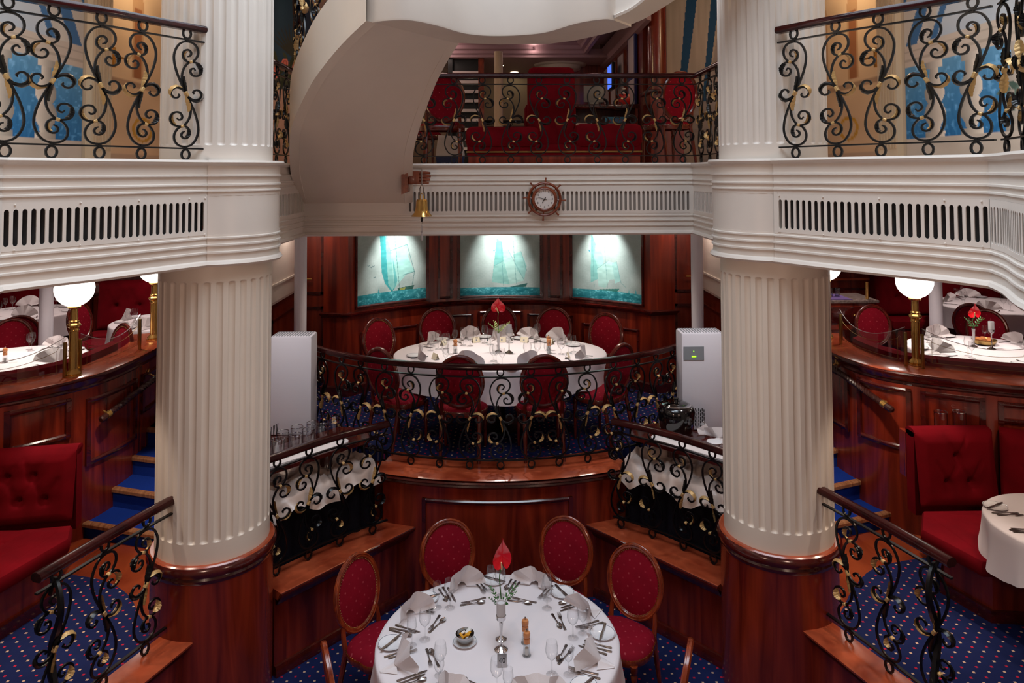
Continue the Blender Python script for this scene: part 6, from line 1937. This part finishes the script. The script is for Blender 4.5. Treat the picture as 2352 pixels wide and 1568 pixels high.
# back of the lounge: shelf ladder, pole, inner railing, counter
t = thing('slatted_shelf', 'black and white slatted unit at the back of the lounge', 'shelf unit', (-.62, 13.2, ZD))
MB().box(-.30, -.22, -.1, .1, 0, 2.0, 'black').build('side_frame', None, t)
MB().box(.24, .34, -.1, .1, 0, 2.0, 'chair_wood').build('side_frame', None, t)
MB().box(-.22, .24, .05, .1, 0, 2.0, 'black').build('back_panel', None, t)
for k in range(9): MB().box(-.22, .24, -.1, .05, .35 + k * .17, .40 + k * .17, 'board_white').build('slat', None, t)
tag(MB().lathe([(.075, ZD), (.075, 5.85)], 16, (-.02, 12.4, 0), 'warm_wall').build('support_post'), 'pale round pole standing in the bright part of the lounge', 'pole', kind='structure')
railing('inner iron railing with gold leaves at the back of the lounge', [(-.9, 13.6), (1.0, 13.6)], ZD, [(x, 13.6) for x in (-.35, -.08, .2, .48)], gold=1, hand='iron', name='inner_railing')
t = thing('lounge_counter', 'pale low counter at the back of the lounge', 'counter', (.25, 13.95, ZD))
MB().box(-1.1, .8, -.2, .2, 0, .62, 'beige', bev=.01).build('body', None, t)
MB().box(-1.14, .84, -.24, .24, .62, .66, 'black', bev=.005).build('top', None, t)
t = thing('table_lamp', 'small glowing lamp low at the back of the lounge', 'lamp', (-.50, 12.6, ZD))
MB().lathe([(.09, 0), (.09, .02), (.02, .04), (.02, .42)], 16, m='black').build('stand', None, t)
MB().sphere((0, 0, .50), .075, 14, 'downlight', sz=.7).build('bulb', None, t)

lc = dup(cb, (-.68, 8.75, ZD), .12, 'dark red chair seen from behind left in the lounge, beside the stair', 'chairs in the lounge'); lc.scale = (1.12, 1.12, 1.14)
lc = dup(cb, (1.93, 8.45, ZD), .35, 'dark red chair seen from behind at the right end of the lounge railing', 'chairs in the lounge'); lc.scale = (1.08, 1.12, 1.12)
lc = dup(cb, (-.98, 9.6, ZD), -1.2, 'third lounge chair half hidden behind the stair', 'chairs in the lounge')
t = thing('settee', 'low red velvet settee with a tall centre back behind the balcony railing', 'settee')
for x0, x1, z in ((-.36, .42, .43), (.78, 1.50, .46)):
    MB().box(x0, x1, 7.65, 8.35, ZD + .20, ZD + z, 'velvet', bev=.07).build('seat_cushion', None, t)
MB().box(-.34, 1.48, 7.68, 8.32, ZD + .12, ZD + .24, 'velvet').build('frame', None, t)
MB().box(-.33, 1.47, 7.69, 8.31, ZD, ZD + .12, 'cherry').build('plinth', None, t)
MB().box(-.35, 1.49, 7.672, 7.68, ZD + .155, ZD + .172, 'brass_dull').build('gold_braid', None, t)
MB().box(.30, .80, 7.75, 8.05, ZD + .12, ZD + 1.07, 'velvet', bev=.06).build('centre_back', None, t)
MB().box(.27, .83, 7.95, 8.12, ZD + .35, ZD + .70, 'velvet', bev=.06).build('back_bolster', None, t)
t = thing('writing_desk', 'red wooden writing desk with brochures in the lounge', 'desk', (1.40, 10.1, ZD))
MB().box(-.45, .48, -.28, .28, .80, .86, 'cherry_dark', bev=.006).build('top', None, t)
MB().box(-.43, .46, .2, .26, 0, .80, 'cherry').build('back_panel', None, t)
for x in (-.43, .42): MB().box(x, x + .04, -.26, .26, 0, .80, 'cherry').build('side_panel', None, t)
MB().box(-.43, .46, -.25, .25, .48, .52, 'cherry').build('shelf', None, t)
bk = thing('brochure', 'blue magazine with red title on the shelf of the lounge desk', 'magazine', (1.56, 9.9, ZD + .523))
MB().box(-.14, .14, 0, .02, 0, .17, 'screen_blue' if False else 'navy_blue_cloth').build('cover', None, bk)
MB().box(-.14, .14, -.002, 0, .0, .17, 'pale_blue' if 'pale_blue' in MATS else 'notice_blue').build('front', None, bk)
text('LA COTE', .055, bk, Matrix.Translation((0, -.004, .115)) @ Matrix.Rotation(PI / 2, 4, 'X'), 'red_bottle')
for k, (x, w_, ttl) in enumerate(((1.42, .20, 'DUBROVNIK'), (1.17, .14, ''), (1.02, .16, 'ITALY'))):
    o = thing('booklet', '%s booklet on the shelf of the lounge desk' % ('grey', 'plain white', 'small white titled')[k], 'booklet', (x, 9.86 - .01 * k, ZD + .523))
    MB().box(-w_ / 2, w_ / 2, 0, .02, 0, .085, ('grey_panel', 'paper', 'paper')[k]).build('cover', None, o)
    if ttl: text(ttl, .034, o, Matrix.Translation((0, -.002, .045)) @ Matrix.Rotation(PI / 2, 4, 'X'), 'ink')
t = thing('pump_bottle', 'red pump bottle standing on the lounge desk', 'bottle', (1.70, 10.0, ZD + .862))
MB().box(-.075, .075, -.05, .05, 0, .15, 'red_bottle', bev=.012).build('body', None, t)
MB().lathe([(.02, .15), (.02, .18), (.008, .185), (.008, .215), (.025, .22), (.02, .235)], 12, m='card_white').build('pump', None, t)
t = thing('desk_computer', 'pale computer screen seen from behind on the lounge desk', 'monitor', (1.30, 10.1, ZD + .862))
MB().box(-.14, .14, 0, .03, .05, .28, 'grey_panel', bev=.006).build('screen_back', None, t)
MB().box(-.06, .06, -.03, .06, 0, .05, 'grey_panel').build('foot', None, t)
t = thing('bar_counter', 'red wooden bar counter beside the pillar at the right of the lounge', 'counter', (2.04, 9.55, ZD))
MB().box(-.12, .30, -.25, .25, 0, .95, 'cherry').build('body', None, t)
MB().box(-.16, .34, -.29, .29, .95, 1.0, 'cherry_dark', bev=.006).build('top', None, t)
t = thing('carrier_bag', 'white and navy carrier bag standing behind the lounge chair', 'bag', (-.62, 9.25, ZD))
MB().add([(-.16, -.06, 0), (.16, -.06, 0), (.16, .06, 0), (-.16, .06, 0), (-.18, -.05, .16), (.18, -.05, .16), (.18, .05, .16), (-.18, .05, .16)], [(0, 3, 2, 1), (0, 1, 5, 4), (1, 2, 6, 5), (2, 3, 7, 6), (3, 0, 4, 7)], 'navy_bag').build('lower_part', None, t)
MB().add([(-.18, -.05, .16), (.18, -.05, .16), (.18, .05, .16), (-.18, .05, .16), (-.15, -.02, .42), (.15, -.02, .40), (.15, .02, .40), (-.15, .02, .42)], [(0, 1, 5, 4), (1, 2, 6, 5), (2, 3, 7, 6), (3, 0, 4, 7)], 'bag_white').build('upper_part', None, t)
text('STAR CLI', .055, t, Matrix.Translation((0, -.058, .05)) @ Matrix.Rotation(PI / 2, 4, 'X'), 'card_white')
# railing climbing with the stair
stp = [(p.x, p.y, p.z) for p in O]
railing('black iron railing with gold leaves climbing the curved stair', stp, .44, [O[i][:2] for i in (10, 17, 24, 31, 38, 45, 52)], gold=1, name='stair_railing')
# ================================================================ LAMPS OF THE ROOM AND ADDED FILLS
WARM = (1.0, 0.80, 0.62)
# spots over the three paintings
for k, x in enumerate((-1.31, -.0, 1.31)):
    yb = NC[1] + math.sqrt(NR * NR - x * x)
    light('picture_spot', 'SPOT', (x * .80, yb - .50 + .12 * abs(x), 3.36), 130, (1, .97, .92), .03, target=(x, yb, 2.72), angle=62, blend=1.0)
# downlights under the gallery, with an added buffet fill
light('podium_spot', 'SPOT', (0, 7.75, 3.4), 120, (1, .9, .82), .05, target=(0.05, 7.62, 1.9), angle=74, blend=.6)
for x in (-1.3, 1.3):
    light('podium_downlight', 'SPOT', (x, 8.0, 3.38), 55, (1, .82, .68), .06, target=(x * .9, 7.9, 1.2), angle=110, blend=.8)
for s in (-1, 1):
    light('stair_spot', 'SPOT', (s * 2.95, 6.3, 3.3), 210, (1, .84, .70), .05, target=(s * 3.0, 6.35, .6), angle=62, blend=.35)
    light('side_table_spot', 'SPOT', (s * 4.7, 7.5, 3.28), 110, (1, .9, .82), .05, target=(s * 4.75, 7.5, 1.9), angle=70, blend=.5)
    for x, y in ((4.5, 9.7), (6.5, 9.7), (5.6, 7.3), (4.2, 8.1)):
        light('dining_downlight', 'SPOT', (s * x, y, 3.28), 75, (1, .84, .78), .08, target=(s * x, y, 1.2), angle=120, blend=.8)
    light('booth_downlight', 'SPOT', (s * 3.75, 4.9, 3.3), 95, (1, .77, .60), .08, target=(s * 3.6, 5.3, .6), angle=110, blend=.8)
    light('buffet_fill', 'SPOT', (s * 2.15, 6.15, 3.36), 55, (1, .92, .9), .06, target=(s * 1.75, 6.7, 1.7), angle=80, blend=.8)  # added fill to brighten the air purifiers and buffets
    light('aisle_spot', 'SPOT', (s * 2.75, 4.7, 3.35), 90, (1, .86, .74), .04, target=(s * 2.75, 5.0, .6), angle=50, blend=.4)
    light('passage_light', 'POINT', (s * 2.3, 8.6, 3.25), 10, (1, .84, .74), .1)
    light('corridor_light', 'POINT', (s * 3.3, 7.6, 6.1), 40, (1, .74, .42), .12)
    light('gallery_light', 'POINT', (s * 2.95, 4.6, 6.1), 26, (1, .84, .66), .12)
for x, y in ((-1.0, 12.6), (.6, 12.9), (1.4, 10.4), (-1.2, 10.2)):
    light('lounge_light', 'POINT', (x, y, 6.0), 7, (1, .76, .66), .1)

# added warm fill lights, unseen behind the camera
for x in (-1.6, 1.6):
    light('front_fill', 'AREA', (x, 1.6, 3.05), 22, (1, .68, .52), .5, target=(x * .3, 5.2, 1.6))
